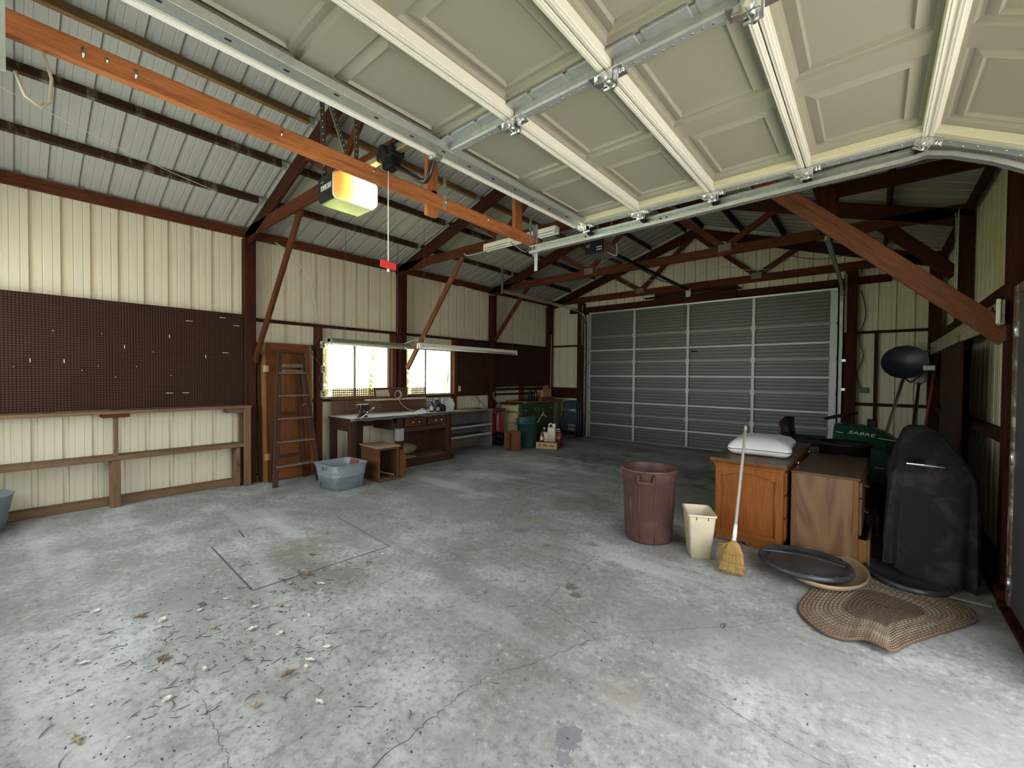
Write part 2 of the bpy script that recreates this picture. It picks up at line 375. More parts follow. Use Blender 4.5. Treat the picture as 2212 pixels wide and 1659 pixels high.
# roof: one ribbed deck, two slopes
b = MB(); br = sorted(rib_breaks(YF - 0.3, YB + 0.3, 0.03))
for p, q in zip(br, br[1:]):
    for xe, s in ((XL - 0.25, 1), (XR + 0.25, -1)):
        ze = deck(XL) - 0.25 * 0.325
        b.poly([(xe, p, ze + .7 * rib(p - 0.03)), (xe, q, ze + .7 * rib(q - 0.03)), (RX, q, deck(RX) + .7 * rib(q - 0.03)), (RX, p, deck(RX) + .7 * rib(p - 0.03))])
ceiling = structure(b.build('ceiling', M['roof']))
for y in (YB + 0.03, YF - 0.03):
    for s_ in (1, -1):
        xe = XL if s_ > 0 else XR
        MB().beam((xe, y, deck(xe) + 0.005), (RX, y, deck(RX) + 0.005), 0.05, 0.07, (0, 0, 1), 0.001).build('closure_strip', M['wall'], wall_back if y > 0 else wall_front)
box(XL - 0.05, XL - 0.002, YF, YB, 3.47, 3.545, 0.001).build('closure_strip', M['wall'], wall_left); box(XR + 0.002, XR + 0.05, YF, YB, 3.47, 3.545, 0.001).build('closure_strip', M['wall'], wall_right)
TY = (2.12, 4.57, 7.02, 9.32)
bays = [(YF + 0.03, TY[0] - 0.03)] + [(a + 0.03, c - 0.03) for a, c in zip(TY, TY[1:])]
rows = [-5.96, -5.25, -4.55, -3.85, -3.10]
for x in rows + [-5.85 - r for r in rows]:
    left = x < RX; sl = 0.325 if left else -0.325; n = Vector((-sl, 0, 1)).normalized()
    for k, (y0, y1) in enumerate(bays):
        zc = deck(x) - 0.052
        mat = M['purlin_y'] if (left and x in (-4.55,)) else M['purlin']
        MB().beam((x, y0, zc), (x, y1, zc), 0.04, 0.092, n).build('purlin', mat, ceiling)
        if left and k < 3: MB().beam((x, y1 - 0.05, zc - 0.012), (x, y1 + 0.004, zc - 0.012), 0.05, 0.08, n, 0.001).build('joist_hanger', M['galv_d'], ceiling)
for x, s in ((XL + 0.07, 1), (XR - 0.07, -1)):
    for k, (y0, y1) in enumerate(bays):
        box(x - 0.02, x + 0.02, y0 - 0.02, y1 + 0.02, 3.375, 3.50).build('eave_plate', M['chord'] if s > 0 else M['frame'], wall_left if s > 0 else wall_right)
# floor slab with the opening apron, and land outside
b = MB(); b.box(XL - 0.12, XR + 0.16, YF - 0.1, YB + 0.1, -0.2, 0.0, 0.003)
floor = structure(b.build('floor', M['concrete']))
def ribbon(pts, w, z, wob=0.012, sub=9):
    wob = min(wob, w * 1.6)
    b = MB(); P = []
    for (x0, y0), (x1, y1) in zip(pts, pts[1:]):
        for i in range(sub):
            t = i / sub; P.append((x0 + (x1 - x0) * t + random.uniform(-wob, wob), y0 + (y1 - y0) * t + random.uniform(-wob, wob)))
    P.append(pts[-1])
    L = []; R = []
    for i, p in enumerate(P):
        a = P[max(i - 1, 0)]; c = P[min(i + 1, len(P) - 1)]; d = Vector((c[0] - a[0], c[1] - a[1])).normalized(); h = w * random.uniform(0.25, 0.85) / 2
        L.append((p[0] - d.y * h, p[1] + d.x * h, z)); R.append((p[0] + d.y * h, p[1] - d.x * h, z))
    for i in range(len(P) - 1): b.poly([L[i], L[i + 1], R[i + 1], R[i]])
    return b
for pts, w in (([(-1.44, 0.6), (-1.44, 1.1), (-1.45, 1.23), (-1.45, 1.38), (-1.44, 1.53), (-1.36, 1.67), (-1.3, 1.85), (-1.23, 2.04), (-1.19, 2.16)], 0.008),
               ([(-1.19, 2.16), (-1.09, 2.32), (-0.97, 2.44), (-0.77, 2.66), (-0.6, 2.83), (-0.39, 3.11)], 0.0045),
               ([(-1.19, 2.16), (-1.28, 2.19), (-1.41, 2.2), (-1.52, 2.24), (-1.62, 2.25), (-1.67, 2.46), (-1.7, 2.71), (-1.73, 2.95), (-1.75, 3.14), (-1.81, 3.24)], 0.006),
               ([(-0.73, 2.15), (-0.61, 2.11), (-0.51, 2.11), (-0.39, 2.08), (-0.29, 2.06), (-0.1, 2.05)], 0.004),
               ([(-2.89, 4.37), (-2.69, 4.6), (-2.56, 4.81), (-2.54, 5.12), (-2.66, 5.47)], 0.012),
               ([(-2.47, 0.4), (-2.47, 0.56), (-2.59, 0.59), (-2.69, 0.63)], 0.003), ([(-2.34, 0.56), (-2.22, 0.55), (-2.12, 0.55), (-2.02, 0.54), (-1.92, 0.54), (-1.8, 0.52)], 0.0045),
               ([(-3.63, 2.21), (-3.22, 2.21), (-2.83, 2.14)], 0.004)):
    ribbon(pts, w, 0.0006).build('crack', M['crack'], floor)
hat = [(-4.33, 1.12), (-3.26, 1.08), (-3.22, 2.13), (-4.28, 2.21), (-4.59, 1.41), (-4.36, 1.38)]
def offset(poly, d):
    cx = sum(p[0] for p in poly) / len(poly); cyy = sum(p[1] for p in poly) / len(poly); out = []; n = len(poly)
    ar = sum(poly[i][0] * poly[(i + 1) % n][1] - poly[(i + 1) % n][0] * poly[i][1] for i in range(n)); sg = 1 if ar > 0 else -1
    for i in range(n):
        a = Vector(poly[i - 1]); p = Vector(poly[i]); c = Vector(poly[(i + 1) % n]); e1 = (p - a).normalized(); e2 = (c - p).normalized()
        n1 = Vector((e1.y, -e1.x)) * sg; n2 = Vector((e2.y, -e2.x)) * sg; k = (n1 + n2) / max(0.3, 1 + n1.dot(n2)); out.append(tuple(p + k * d))
    return out
b = MB(); o1 = offset(hat, -0.02); b.loft([[p + (0.0005,) for p in hat], [p + (0.006,) for p in hat], [p + (0.009,) for p in o1]], cap0=False, smooth=False)
b.build('patch_slab', M['concrete'], floor)
b = MB(); o2 = offset(hat, 0.013); b.loft([[p + (0.0008,) for p in o2], [p + (0.0008,) for p in hat]], False, False, False)
b.build('patch_joint', M['crack'], floor)
structure(box(XR + 0.16, 40, -30, 40, -0.25, -0.03).build('driveway', M['gravel']))
structure(box(-60, XL - 0.12, -40, 50, -0.35, -0.12).build('lawn', M['grass']))
structure(box(XL - 0.12, XR + 0.16, YB + 0.1, 40, -0.3, -0.1).build('yard', M['gravel']))

# ---------------------------------------------------------------- wall framing fixed to the walls
def gl(x0, x1, y0, y1, z0, z1, nm='girt', mt='frame', w=None): return box(x0, x1, y0, y1, z0, z1).build(nm, M[mt], w or wall_left)
structure(box(XL + 0.04, -6.55, YF, YB - 0.1, 0.001, 0.085).build('baseboard_left', M['oldwood']))
structure(box(0.66, XR - 0.03, 4.30, YB - 0.1, 0.001, 0.085).build('baseboard_right', M['frame']))
gl(XL + 0.005, -6.60, 2.21, 4.56, 2.245, 2.285); gl(XL + 0.005, -6.60, 4.70, 7.0, 2.245, 2.285); gl(XL + 0.005, -6.60, 7.14, 9.3, 2.245, 2.285)
gl(XL + 0.005, -6.60, 2.21, 4.56, 1.075, 1.115); gl(XL + 0.005, -6.60, 4.70, 7.0, 1.075, 1.115); gl(XL + 0.005, -6.58, 7.14, 9.3, 1.06, 1.10)
gl(XL + 0.005, -6.62, YF, 2.07, 2.24, 2.28)
for y0, y1, z0, z1 in ((3.07, 3.17, 0.0, 2.245), (4.445, 4.50, 1.115, 2.245), (5.925, 6.0, 0.0, 2.245), (8.15, 8.22, 0.85, 1.3)): gl(XL + 0.005, -6.59, y0, y1, z0, z1, 'stud', 'chord')
gl(XL + 0.005, -6.59, 2.99, 3.07, 1.88, 1.95, 'block', 'frame')
# right wall girts
for y0, y1 in ((4.62, 7.0), (7.16, 9.25)):
    gl(0.72, XR - 0.005, y0, y1, 2.12, 2.21, w=wall_right); gl(0.70, XR - 0.005, y0, y1, 1.05, 1.10, w=wall_right)
# back wall framing
for x0, x1 in ((-6.56, -5.6), (-0.36, 0.66)):
    gl(x0, x1, YB - 0.06, YB - 0.004, 2.275, 2.32, w=wall_back); gl(x0, x1, YB - 0.06, YB - 0.004, 1.05, 1.10, w=wall_back)
gl(-0.0, 0.045, YB - 0.05, YB - 0.004, 0.0, 2.275, 'stud', w=wall_back)
structure(box(-6.55, -5.75, YB - 0.05, YB - 0.006, 0.001, 0.085).build('baseboard_back', M['frame']))
gl(-6.0, 0.20, YB - 0.10, YB - 0.01, 3.12, 3.24, 'header', 'frame', wall_back)
gl(-3.75, -2.1, YB - 0.135, YB - 0.10, 3.10, 3.36, 'spring_pad', 'frame', wall_back)
gl(-5.68, -5.45, YB + 0.012, YB + 0.05, 0.0, 3.15, 'jamb_board', 'frame', wall_back); gl(-0.51, -0.3, YB + 0.012, YB + 0.05, 0.0, 3.15, 'jamb_board', 'frame', wall_back); gl(-5.6, -0.4, YB - 0.02, YB + 0.05, 3.07, 3.2, 'head_board', 'frame', wall_back)
gl(-5.74, -5.575, YB - 0.14, YB - 0.01, 0.0, 3.35, 'jamb_post', 'frame', wall_back)
gl(-0.395, -0.23, YB - 0.14, YB - 0.01, 0.0, 3.35, 'jamb_post', 'frame', wall_back)
gl(-6.54, -5.72, YB - 0.09, YB - 0.02, 0.95, 1.22, 'backing_board', 'frame', wall_back)

# ---------------------------------------------------------------- posts
def post(x0, x1, y0, y1, label, z1=3.36, mat='frame'):
    t = thing('wooden_post', label, 'post', ((x0 + x1) / 2, (y0 + y1) / 2, 0.0), group='wall posts')
    box(x0, x1, y0, y1, 0.001, z1, 0.006).build('post_timber', M[mat], t); return t
post(-6.66, -6.52, 2.07, 2.205, 'dark square timber post at the right end of the big brown pegboard')
post(-6.66, -6.52, 4.56, 4.70, 'dark square timber post between the two bright windows')
post(-6.66, -6.52, 7.0, 7.13, 'dark square timber post behind the upright red wheelbarrow')
post(-6.66, -6.52, 9.22, 9.36, 'dark corner post beside the stacked folding chairs')
post(0.70, 0.835, 4.46, 4.60, 'dark timber post beside the grey walk-in door at the right edge')
post(0.70, 0.835, 7.0, 7.14, 'almost black timber post behind the covered machine, on the right wall')
post(0.64, 0.78, 9.22, 9.36, 'dark corner post behind the satellite dish')

# ---------------------------------------------------------------- trusses
def truss(y, label):
    t = thing('roof_truss', label, 'truss', (RX, y, 3.36), group='roof trusses'); w = 0.042
    MB().beam((XL + 0.05, y, 3.43), (XR - 0.05, y, 3.43), w, 0.14).build('bottom_chord', M['chord'], t)
    for s in (1, -1):
        xe = XL + 0.05 if s > 0 else XR - 0.05
        a = Vector((xe, y, deck(xe) - 0.205)); c = Vector((RX - s * 0.02, y, deck(RX) - 0.205))
        MB().beam(a, c, w, 0.185).build('rafter', M['frame'], t)
        nd = Vector((RX + s * -1.17, y, 3.48)); md = Vector((RX - s * 1.82, y, deck(RX - s * 1.82) - 0.26)); ap = Vector((RX - s * 0.05, y, deck(RX) - 0.28))
        MB().beam(nd, md, 0.04, 0.09).build('web', M['chord'], t); MB().beam(nd, ap, 0.04, 0.09).build('web', M['chord'], t)
        MB().box(nd.x - 0.09, nd.x + 0.09, y - w / 2 - 0.003, y + w / 2 + 0.003, 3.42, 3.53, 0.001).build('nail_plate', M['rust'], t)
    return t
truss(TY[0], 'nearest roof truss, running from the post beside the big pegboard')
truss(TY[1], 'second roof truss from the front, springing from the post between the windows')
truss(TY[2], 'third roof truss, its long reddish chord crossing in front of the back gable')
truss(TY[3], 'farthest roof truss, against the cream back gable above the closed door')
def brace(label, p0, p1, w, h, mat):
    c = Vector(p1); t = thing('knee_brace', label, 'brace', c, group='knee braces')
    MB().beam(p0, p1, w, h, (0, 1, 0)).build('brace_timber', M[mat], t)
brace('dark sloping brace from the pegboard-side post up to the nearest truss', (-5.05, 2.18, 3.42), (-6.50, 2.18, 1.68), 0.09, 0.04, 'chord')
brace('orange-brown sloping brace from the post between the windows', (-4.93, 4.62, 3.42), (-6.40, 4.62, 1.62), 0.09, 0.04, 'brace_o')
brace('far left sloping brace at the post behind the wheelbarrow', (-5.55, 7.06, 3.42), (-6.50, 7.06, 2.32), 0.09, 0.04, 'chord')
brace('thick cracked orange-brown brace rising from the post by the walk-in door', (-1.0, 4.52, 3.50), (0.72, 4.52, 1.80), 0.145, 0.04, 'brace_o')
brace('dark brace high in the right corner, behind the thick orange-brown one', (0.02, 7.08, 3.46), (0.70, 7.08, 2.72), 0.145, 0.04, 'frame')
t = thing('support_beam', 'dark crossbeam near the top right, just under the open door track', 'beam', (0.15, 5.5, 3.36))
box(-0.5, XR - 0.06, 5.48, 5.52, 3.36, 3.50).build('beam_timber', M['frame'], t)
box(-0.46, -0.30, 5.45, 5.48, 2.98, 3.48).build('hanger_block', M['frame'], t)

# ---------------------------------------------------------------- windows in the left wall
for k, (y0, y1, z0, z1) in enumerate(WIN):
    b = MB(); x0, x1 = XL - 0.03, XL + 0.02; f = 0.03
    b.box(x0, x1, y0, y0 + f, z0, z1, 0.002); b.box(x0, x1, y1 - f, y1, z0, z1, 0.002); b.box(x0, x1, y0 + f, y1 - f, z0, z0 + f, 0.002); b.box(x0, x1, y0 + f, y1 - f, z1 - f, z1, 0.002)
    w = structure(b.build('window_%d' % (k + 1), M['alu']))
    ym = (y0 + y1) / 2 + (-0.05 if k == 0 else -0.09)
    box(x0 + 0.005, x1 + 0.004, ym - 0.02, ym + 0.02, z0 + f, z1 - f, 0.002).build('mullion', M['alu'], w)
    box(x1 + 0.003, x1 + 0.012, ym - 0.008, ym + 0.008, (z0 + z1) / 2 - 0.04, (z0 + z1) / 2 + 0.04, 0.002).build('latch', M['galv_d'], w)
    for a, c in ((y0 + f, ym - 0.02), (ym + 0.02, y1 - f)): box(XL - 0.012, XL - 0.008, a, c, z0 + f, z1 - f, 0.0005).build('pane', M['glass'], w)
gl(XL + 0.005, -6.585, 4.70, 5.92, 1.095, 1.12, 'sill', 'frame')

b = MB(); b.box(ADDED_WIN[0], ADDED_WIN[0] + .04, YF - .03, YF + .02, ADDED_WIN[2], ADDED_WIN[3], .002); b.box(ADDED_WIN[1] - .04, ADDED_WIN[1], YF - .03, YF + .02, ADDED_WIN[2], ADDED_WIN[3], .002); b.box(ADDED_WIN[0], ADDED_WIN[1], YF - .03, YF + .02, ADDED_WIN[2], ADDED_WIN[2] + .04, .002); b.box(ADDED_WIN[0], ADDED_WIN[1], YF - .03, YF + .02, ADDED_WIN[3] - .04, ADDED_WIN[3], .002); b.box(-4.42, -4.38, YF - .03, YF + .02, ADDED_WIN[2], ADDED_WIN[3], .002)
w = structure(b.build('window_3', M['alu']))  # unseen window added behind the camera to brighten the left wall
for a, c in ((ADDED_WIN[0] + .04, -4.42), (-4.38, ADDED_WIN[1] - .04)): box(a, c, YF - 0.012, YF - 0.008, ADDED_WIN[2] + .04, ADDED_WIN[3] - .04, 0.0005).build('pane', M['glass'], w)

# ---------------------------------------------------------------- trees and shrubs outside the windows
def tree(x, y, h, r, n, label, lowest=0.3):
    t = thing('tree', label, 'tree', (x, y, -0.12), group='trees outside the windows')
    MB().tube([(x, y, -0.12), (x + 0.1, y, h * 0.4), (x + 0.05, y + 0.1, h * 0.85)], [0.14, 0.10, 0.03], 8).build('trunk', M['bark'], t)
    b = MB()
    for i in range(n):
        a = random.uniform(0, 2 * PI); q = random.random() ** 0.5 * r; z = random.uniform(lowest, h); q *= math.sin(PI * min(1, max(0.12, (z - lowest) / (h - lowest) * 0.9 + 0.1)))
        c = Vector((x + q * math.cos(a), y + q * math.sin(a), z)); u = Vector((random.gauss(0, 1), random.gauss(0, 1), random.gauss(0, 1))).normalized(); v = u.orthogonal().normalized(); s = random.uniform(0.05, 0.13)
        b.poly([c - u * s, c + v * s * 0.5, c + u * s, c - v * s * 0.5])
    b.build('foliage', M['leafg'], t, kind='stuff')
tree(-10.2, 4.9, 3.0, 0.9, 420, 'leafy green sapling close outside the left window')
tree(-14.5, 8.8, 3.0, 1.5, 900, 'round green bush seen through the right pane of the left window')
tree(-11.5, 8.2, 3.2, 0.7, 320, 'thin green sapling outside the right window')
tree(-17.0, 14.8, 3.2, 1.2, 500, 'pale distant tree seen in the far pane of the right window')

# ---------------------------------------------------------------- open overhead door (door_1)
M['door'] = paint('almond_door_skin', (0.30, 0.29, 0.225), 0.45, 0, 0.03, 4, spec=0.4)
M['lip'] = paint('off_white_section_edge', (0.74, 0.72, 0.63), 0.5, 0, 0.06, 30)
M['cream'] = paint('cream_door_edge', (0.60, 0.57, 0.41), 0.5, 0, 0.08, 60)
d1 = thing('door_1', 'raised overhead garage door with pale raised panels, hanging open above the camera', 'garage door', (-0.85, 1.57, 2.745), kind='structure')
PC = (0.482, 1.208, 1.933, 2.655); U0, U1 = 0.03, 3.11
def section(o, ev, en, V, first):
    o = Vector(o); ev = Vector(ev); en = Vector(en); eu = Vector((0, 1, 0))
    P = lambda u, v, n: o + eu * u + ev * v + en * n
    def bar(mb, u0, u1, v0, v1, n0, n1, ch=0.002): mb.obox(P((u0 + u1) / 2, (v0 + v1) / 2, (n0 + n1) / 2), eu * (u1 - u0) / 2, ev * (v1 - v0) / 2, en * (n1 - n0) / 2, ch)
    b = MB(); vc = V / 2; vo, vi, uo, ui = 0.218, 0.153, 0.295, 0.230
    b.poly([P(U0, 0, 0), P(U1, 0, 0), P(U1, vc - vo, 0), P(U0, vc - vo, 0)]); b.poly([P(U0, vc + vo, 0), P(U1, vc + vo, 0), P(U1, V, 0), P(U0, V, 0)])
    us = [U0] + [u for c in PC for u in (c - uo, c + uo)] + [U1]
    for i in range(0, len(us), 2): b.poly([P(us[i], vc - vo, 0), P(us[i + 1], vc - vo, 0), P(us[i + 1], vc + vo, 0), P(us[i], vc + vo, 0)])
    for c in PC:
        R = lambda du, dv, n: [P(c - du, vc - dv, n), P(c + du, vc - dv, n), P(c + du, vc + dv, n), P(c - du, vc + dv, n)]
        b.loft([R(uo, vo, 0), R(uo - .007, vo - .007, -.016), R(uo - .018, vo - .018, -.020), R(ui + .006, vi + .006, .000), R(ui, vi, -.014), R(ui - .003, vi - .003, -.015)], cap0=False, cap1=True, smooth=False)
    b.poly([P(U0, 0, -0.05), P(U1, 0, -0.05), P(U1, V, -0.05), P(U0, V, -0.05)])   # outer skin
    s = b.build('door_section', M['door'], d1)
    for v0 in ((0.003, V - 0.030) if not first else (-0.012, V - 0.030)):
        b = MB(); bar(b, U0 + 0.07, U1 - 0.07, v0, v0 + 0.027, -0.05, 0.045); bar(b, U0 + 0.07, U1 - 0.07, v0 + 0.011, v0 + 0.016, 0.045, 0.048, 0.001); b.build('edge_rail', M['lip'], s)
    for u0, u1, g0, g1 in ((U0 + 0.07, U0 + 0.115, U0, U0 + 0.068), (U1 - 0.115, U1 - 0.07, U1 - 0.068, U1)):
        b = MB(); bar(b, u0, u1, 0.03, V - 0.03, 0, 0.042); b.build('edge_strip', M['cream'], s)
        b = MB(); bar(b, g0, g1, 0.002, V - 0.002, -0.02, 0.047); b.build('end_stile', M['galv_d'], s)
        b = MB()
        for k in range(9):
            q = P((g0 + g1) / 2 + 0.012 * (-1) ** k, 0.05 + k * (V - 0.1) / 8, 0.047); b.cyl(q, q + en * 0.004, 0.005, 6)
        b.build('stile_rivets', M['steel'], s, kind='stuff')
    b = MB(); bar(b, 1.572, 1.622, 0.03, V - 0.03, 0, 0.05, 0.012)
    for a, c in ((0.03, 0.15), (0.175, 0.345), (0.37, 0.49)): bar(b, 1.515, 1.575, a, min(c, V - 0.03), 0.002, 0.016)
    bar(b, 1.53, 1.575, 0.03, V - 0.03, 0.001, 0.010)
    b.build('centre_stile', M['galv_d'], s)
    b = MB()
    for k in range(13):
        q = P(1.600 + (0.010 if k in (4, 5, 6) else 0), 0.045 + k * (V - 0.09) / 12, 0.05); b.cyl(q, q + en * 0.003, 0.004 if 0 < k < 12 else 0.008, 6)
    b.build('stile_rivets', M['steel'], s, kind='stuff')
    return P, eu, ev, en
def hinge(P, eu, ev, en, u, v, end):
    b = MB(); q = P(u, v, 0.052)
    b.obox(q, eu * 0.035, ev * 0.075, en * 0.004, 0.002); b.obox(q + en * 0.012 - ev * 0.035, eu * 0.02, ev * 0.02, en * 0.012, 0.002)
    for e in (-1, 1): b.obox(q + en * 0.018 + eu * 0.028 * e, eu * 0.003, ev * 0.032, en * 0.02, 0.002)
    b.tube([q + en * 0.022 - eu * 0.045, q + en * 0.022 + eu * 0.045], 0.014, 10)
    for e in (-0.055, -0.04, 0.05, 0.065): b.cyl(q + ev * e, q + ev * e + en * 0.014, 0.008, 6)
    h = b.build('hinge', M['steel'], d1)
    if end:
        b = MB(); s = 1 if end > 0 else -1; c = q + en * 0.024
        b.tube([c + eu * 0.03 * s, c + eu * 0.085 * s], 0.006, 8); b.build('roller_stem', M['steel'], h)
        MB().tube([c + eu * 0.075 * s, c + eu * 0.10 * s], 0.024, 14).build('roller', M['black'], h)
xs = [-1.90, -1.37, -0.855, -0.33, 0.195]; Z = 2.79
fr = []
for i in range(4): fr.append(section((xs[i], 0, Z), (1, 0, 0), (0, 0, -1), xs[i + 1] - xs[i], i == 0))
ta = math.radians(29); fr.append(section((0.205, 0, Z - 0.003), (math.cos(ta), 0, -math.sin(ta)), (-math.sin(ta), 0, -math.cos(ta)), 0.53, False))
for i in range(1, 5):
    P, eu, ev, en = fr[i]
    for u, e in ((1.60, 0), (U1 - 0.034, 1), (U0 + 0.034, -1)): hinge(P, eu, ev, en, u, 0.0, e)
P, eu, ev, en = fr[0]
for u, e in ((U1 - 0.034, 1), (U0 + 0.034, -1)): hinge(P, eu, ev, en, u, 0.06, e)
b = MB()                                                            # steel strut along the top edge
b.obox(P(1.57, 0.062, 0.052), eu * 1.54, ev * 0.036, en * 0.004, 0.002); b.obox(P(1.57, 0.030, 0.035), eu * 1.54, ev * 0.003, en * 0.02, 0.001); b.obox(P(1.57, 0.094, 0.035), eu * 1.54, ev * 0.003, en * 0.02, 0.001)
st = b.build('top_strut', M['galv'], d1)
MB().obox(P(1.57, -0.022, 0.03), eu * 1.50, ev * 0.013, en * 0.02, 0.003).build('top_edge_seal', M['white'], d1)
b = MB()
for k in range(15):
    q = P(0.12 + k * 0.205, 0.06 + (0.012 if k % 3 == 1 else 0), 0.0562); b.obox(q, eu * 0.011, ev * 0.006, en * 0.0005, 0.0002)
b.build('strut_slots', M['hole'], st, kind='stuff')
# header above the opening and side jambs on the right wall
box(0.70, XR - 0.005, -0.2, 3.35, 2.56, 2.84).build('header', M['frame'], wall_right)
box(0.74, XR + 0.03, 3.14, 3.24, 0.0, 2.56).build('jamb', M['frame'], wall_right)
box(0.74, XR + 0.03, -0.1, 0.0, 0.0, 2.56).build('jamb', M['frame'], wall_right)

def track(label, y, s, x0, drop=True):
    t = thing('door_track', label, 'track', (x0, y, 2.69), group='overhead door tracks')
    path = [(x0, 2.685), (-1.3, 2.69), (0.12, 2.715), (0.20, 2.725), (0.30, 2.69), (0.45, 2.61), (0.58, 2.52), (0.66, 2.44), (0.71, 2.33), (0.73, 2.20), (0.73, 0.05)]
    prof = [(-0.028, -0.012), (-0.028, -0.036), (0.022, -0.036), (0.022, 0.036), (-0.020, 0.036), (-0.020, 0.024), (-0.018, 0.024), (-0.018, 0.034), (0.019, 0.034), (0.019, -0.033), (-0.025, -0.033), (-0.025, -0.012)]
    rings = []
    for i, p in enumerate(path):
        a = Vector(path[max(i - 1, 0)]); c = Vector(path[min(i + 1, len(path) - 1)]); d = (c - a).normalized(); n = Vector((-d.y, d.x))
        rings.append([(p[0] + n.x * pn, y + s * py, p[1] + n.y * pn) for py, pn in prof])
    b = MB().loft(rings, smooth=False); b.build('track_rail', M['galv'], t)
    b = MB()
    for x in (-1.9, -1.25, -0.6, 0.0):
        for e in (0, 0.045): b.obox((x + e, y + s * 0.0185, 2.70), (0.008, 0, 0), (0, 0.0006, 0), (0, 0, 0.008), 0.0002)
    b.build('bolt_holes', M['hole'], t, kind='stuff'); return t
tf = track('galvanised door track along the far end of the raised door', 3.175, 1, -2.48)
b = MB(); b.box(-2.452, -2.415, 3.196, 3.200, 2.49, 2.92, 0.001); b.box(-2.455, -2.45, 3.17, 3.20, 2.62, 2.92, 0.001); b.build('hanger_strap', M['galv_d'], tf)
tn = track('galvanised door track at the upper left corner, nearest the camera', -0.03, -1, -2.56)
box(-2.50, -2.46, -0.075, -0.07, 2.5, 3.4, 0.001).build('hanger_strap', M['galv_d'], tn)
MB().tube([(-2.5, 0.02, 2.64), (-2.5, 0.045, 2.56), (-2.5, 0.085, 2.535), (-2.5, 0.11, 2.57), (-2.5, 0.115, 2.66), (-2.47, 0.09, 2.74)], 0.006, 6).build('cable_loop', M['pale'], tn)

# ---------------------------------------------------------------- orange beam carrying the track ends
t = thing('hanging_beam', 'long bright orange-brown timber hung below the nearest truss, ahead of the opener lamp', 'beam', (-2.46, 1.6, 2.73))
MB().beam((-2.46, -0.42, 2.79), (-2.46, 3.31, 2.765), 0.042, 0.092).build('beam_timber', M['orange'], t)
b = MB()
for y in (0.2, 0.27, 0.36, 0.95, 1.5, 2.1, 2.55): b.cyl((-2.439, y, 2.80 - random.random() * 0.05), (-2.433, y, 2.80), 0.006, 6)
b.build('nails', M['steel'], t)
box(-2.500, -2.482, 2.0, 2.05, 2.765, 2.86).build('cleat', M['orange'], t)
MB().tube([(-2.46, 3.22, 2.80), (-2.435, 3.25, 2.81), (-2.425, 3.27, 2.78), (-2.43, 3.285, 2.80)], 0.004, 6).build('hook', M['blackm'], t)
for y0, y1, z0, z1, lb in ((1.96, 2.06, 2.67, 3.36, 'short upright reddish board tying the orange beam to the truss'), (2.95, 3.05, 2.75, 3.42, 'short upright reddish board near the far end of the orange beam')):
    t = thing('beam_hanger', lb, 'board', (-2.50, (y0 + y1) / 2, z0), group='upright boards holding the orange beam')
    box(-2.52, -2.482, y0, y1, z0, z1).build('hanger_board', M['orange'], t)
    ys = y1 + 0.01 if y0 < 2.5 else y1 + 0.05
    b = MB(); b.box(-2.438, -2.434, ys, ys + 0.028, 2.735, 2.95, 0.001); b.build('perforated_strap', M['galv_d'], t)
    b = MB()
    for k in range(5): b.cyl((-2.434, ys + 0.014, 2.755 + k * 0.042), (-2.4335, ys + 0.014, 2.755 + k * 0.042), 0.004, 6)
    b.build('strap_holes', M['hole'], t, kind='stuff')

# ---------------------------------------------------------------- garage door opener with lit lamp
M['lens'] = None
m, nt, p = _nt('lit_lamp_lens'); o = coord(nt, 'Object')
sep = nt.nodes.new('ShaderNodeSeparateXYZ'); nt.links.new(o, sep.inputs[0])
g = N(nt, 'ShaderNodeMapRange'); nt.links.new(sep.outputs['Y'], g.inputs['Value']); g.inputs['From Min'].default_value = -0.15; g.inputs['From Max'].default_value = 0.02
col = ramp(nt, g.outputs[0], [(0.0, (0.55, 0.22, 0.04)), (0.45, (0.9, 0.52, 0.10)), (1.0, (1.0, 0.80, 0.38))])
st2 = N(nt, 'ShaderNodeMapRange'); nt.links.new(sep.outputs['Y'], st2.inputs['Value']); st2.inputs['From Min'].default_value = -0.16; st2.inputs['From Max'].default_value = 0.03; st2.inputs['To Min'].default_value = 0.5; st2.inputs['To Max'].default_value = 4.2
nt.links.new(col, p.inputs['Base Color']); nt.links.new(col, p.inputs['Emission Color']); nt.links.new(st2.outputs[0], p.inputs['Emission Strength']); M['lens'] = m
M['opbase'] = paint('shiny_opener_underside', (0.42, 0.44, 0.30), 0.22, 0.8, 0.1, 5)
op = thing('garage_door_opener', 'black garage door opener with its yellow lamp lit, behind the orange beam', 'garage door opener', (-2.9, 1.57, 2.50))
def sideprof(y): return [(-3.03, y, 2.74), (-3.0, y, 2.705), (-2.80, y, 2.705), (-2.79, y, 2.73), (-2.79, y, 2.875), (-3.03, y, 2.885)]
MB().loft([sideprof(1.425), sideprof(1.715)], smooth=False).build('housing', M['black'], op)
box(-2.995, -2.79, 1.43, 1.71, 2.697, 2.706, 0.002).build('base_plate', M['opbase'], op)
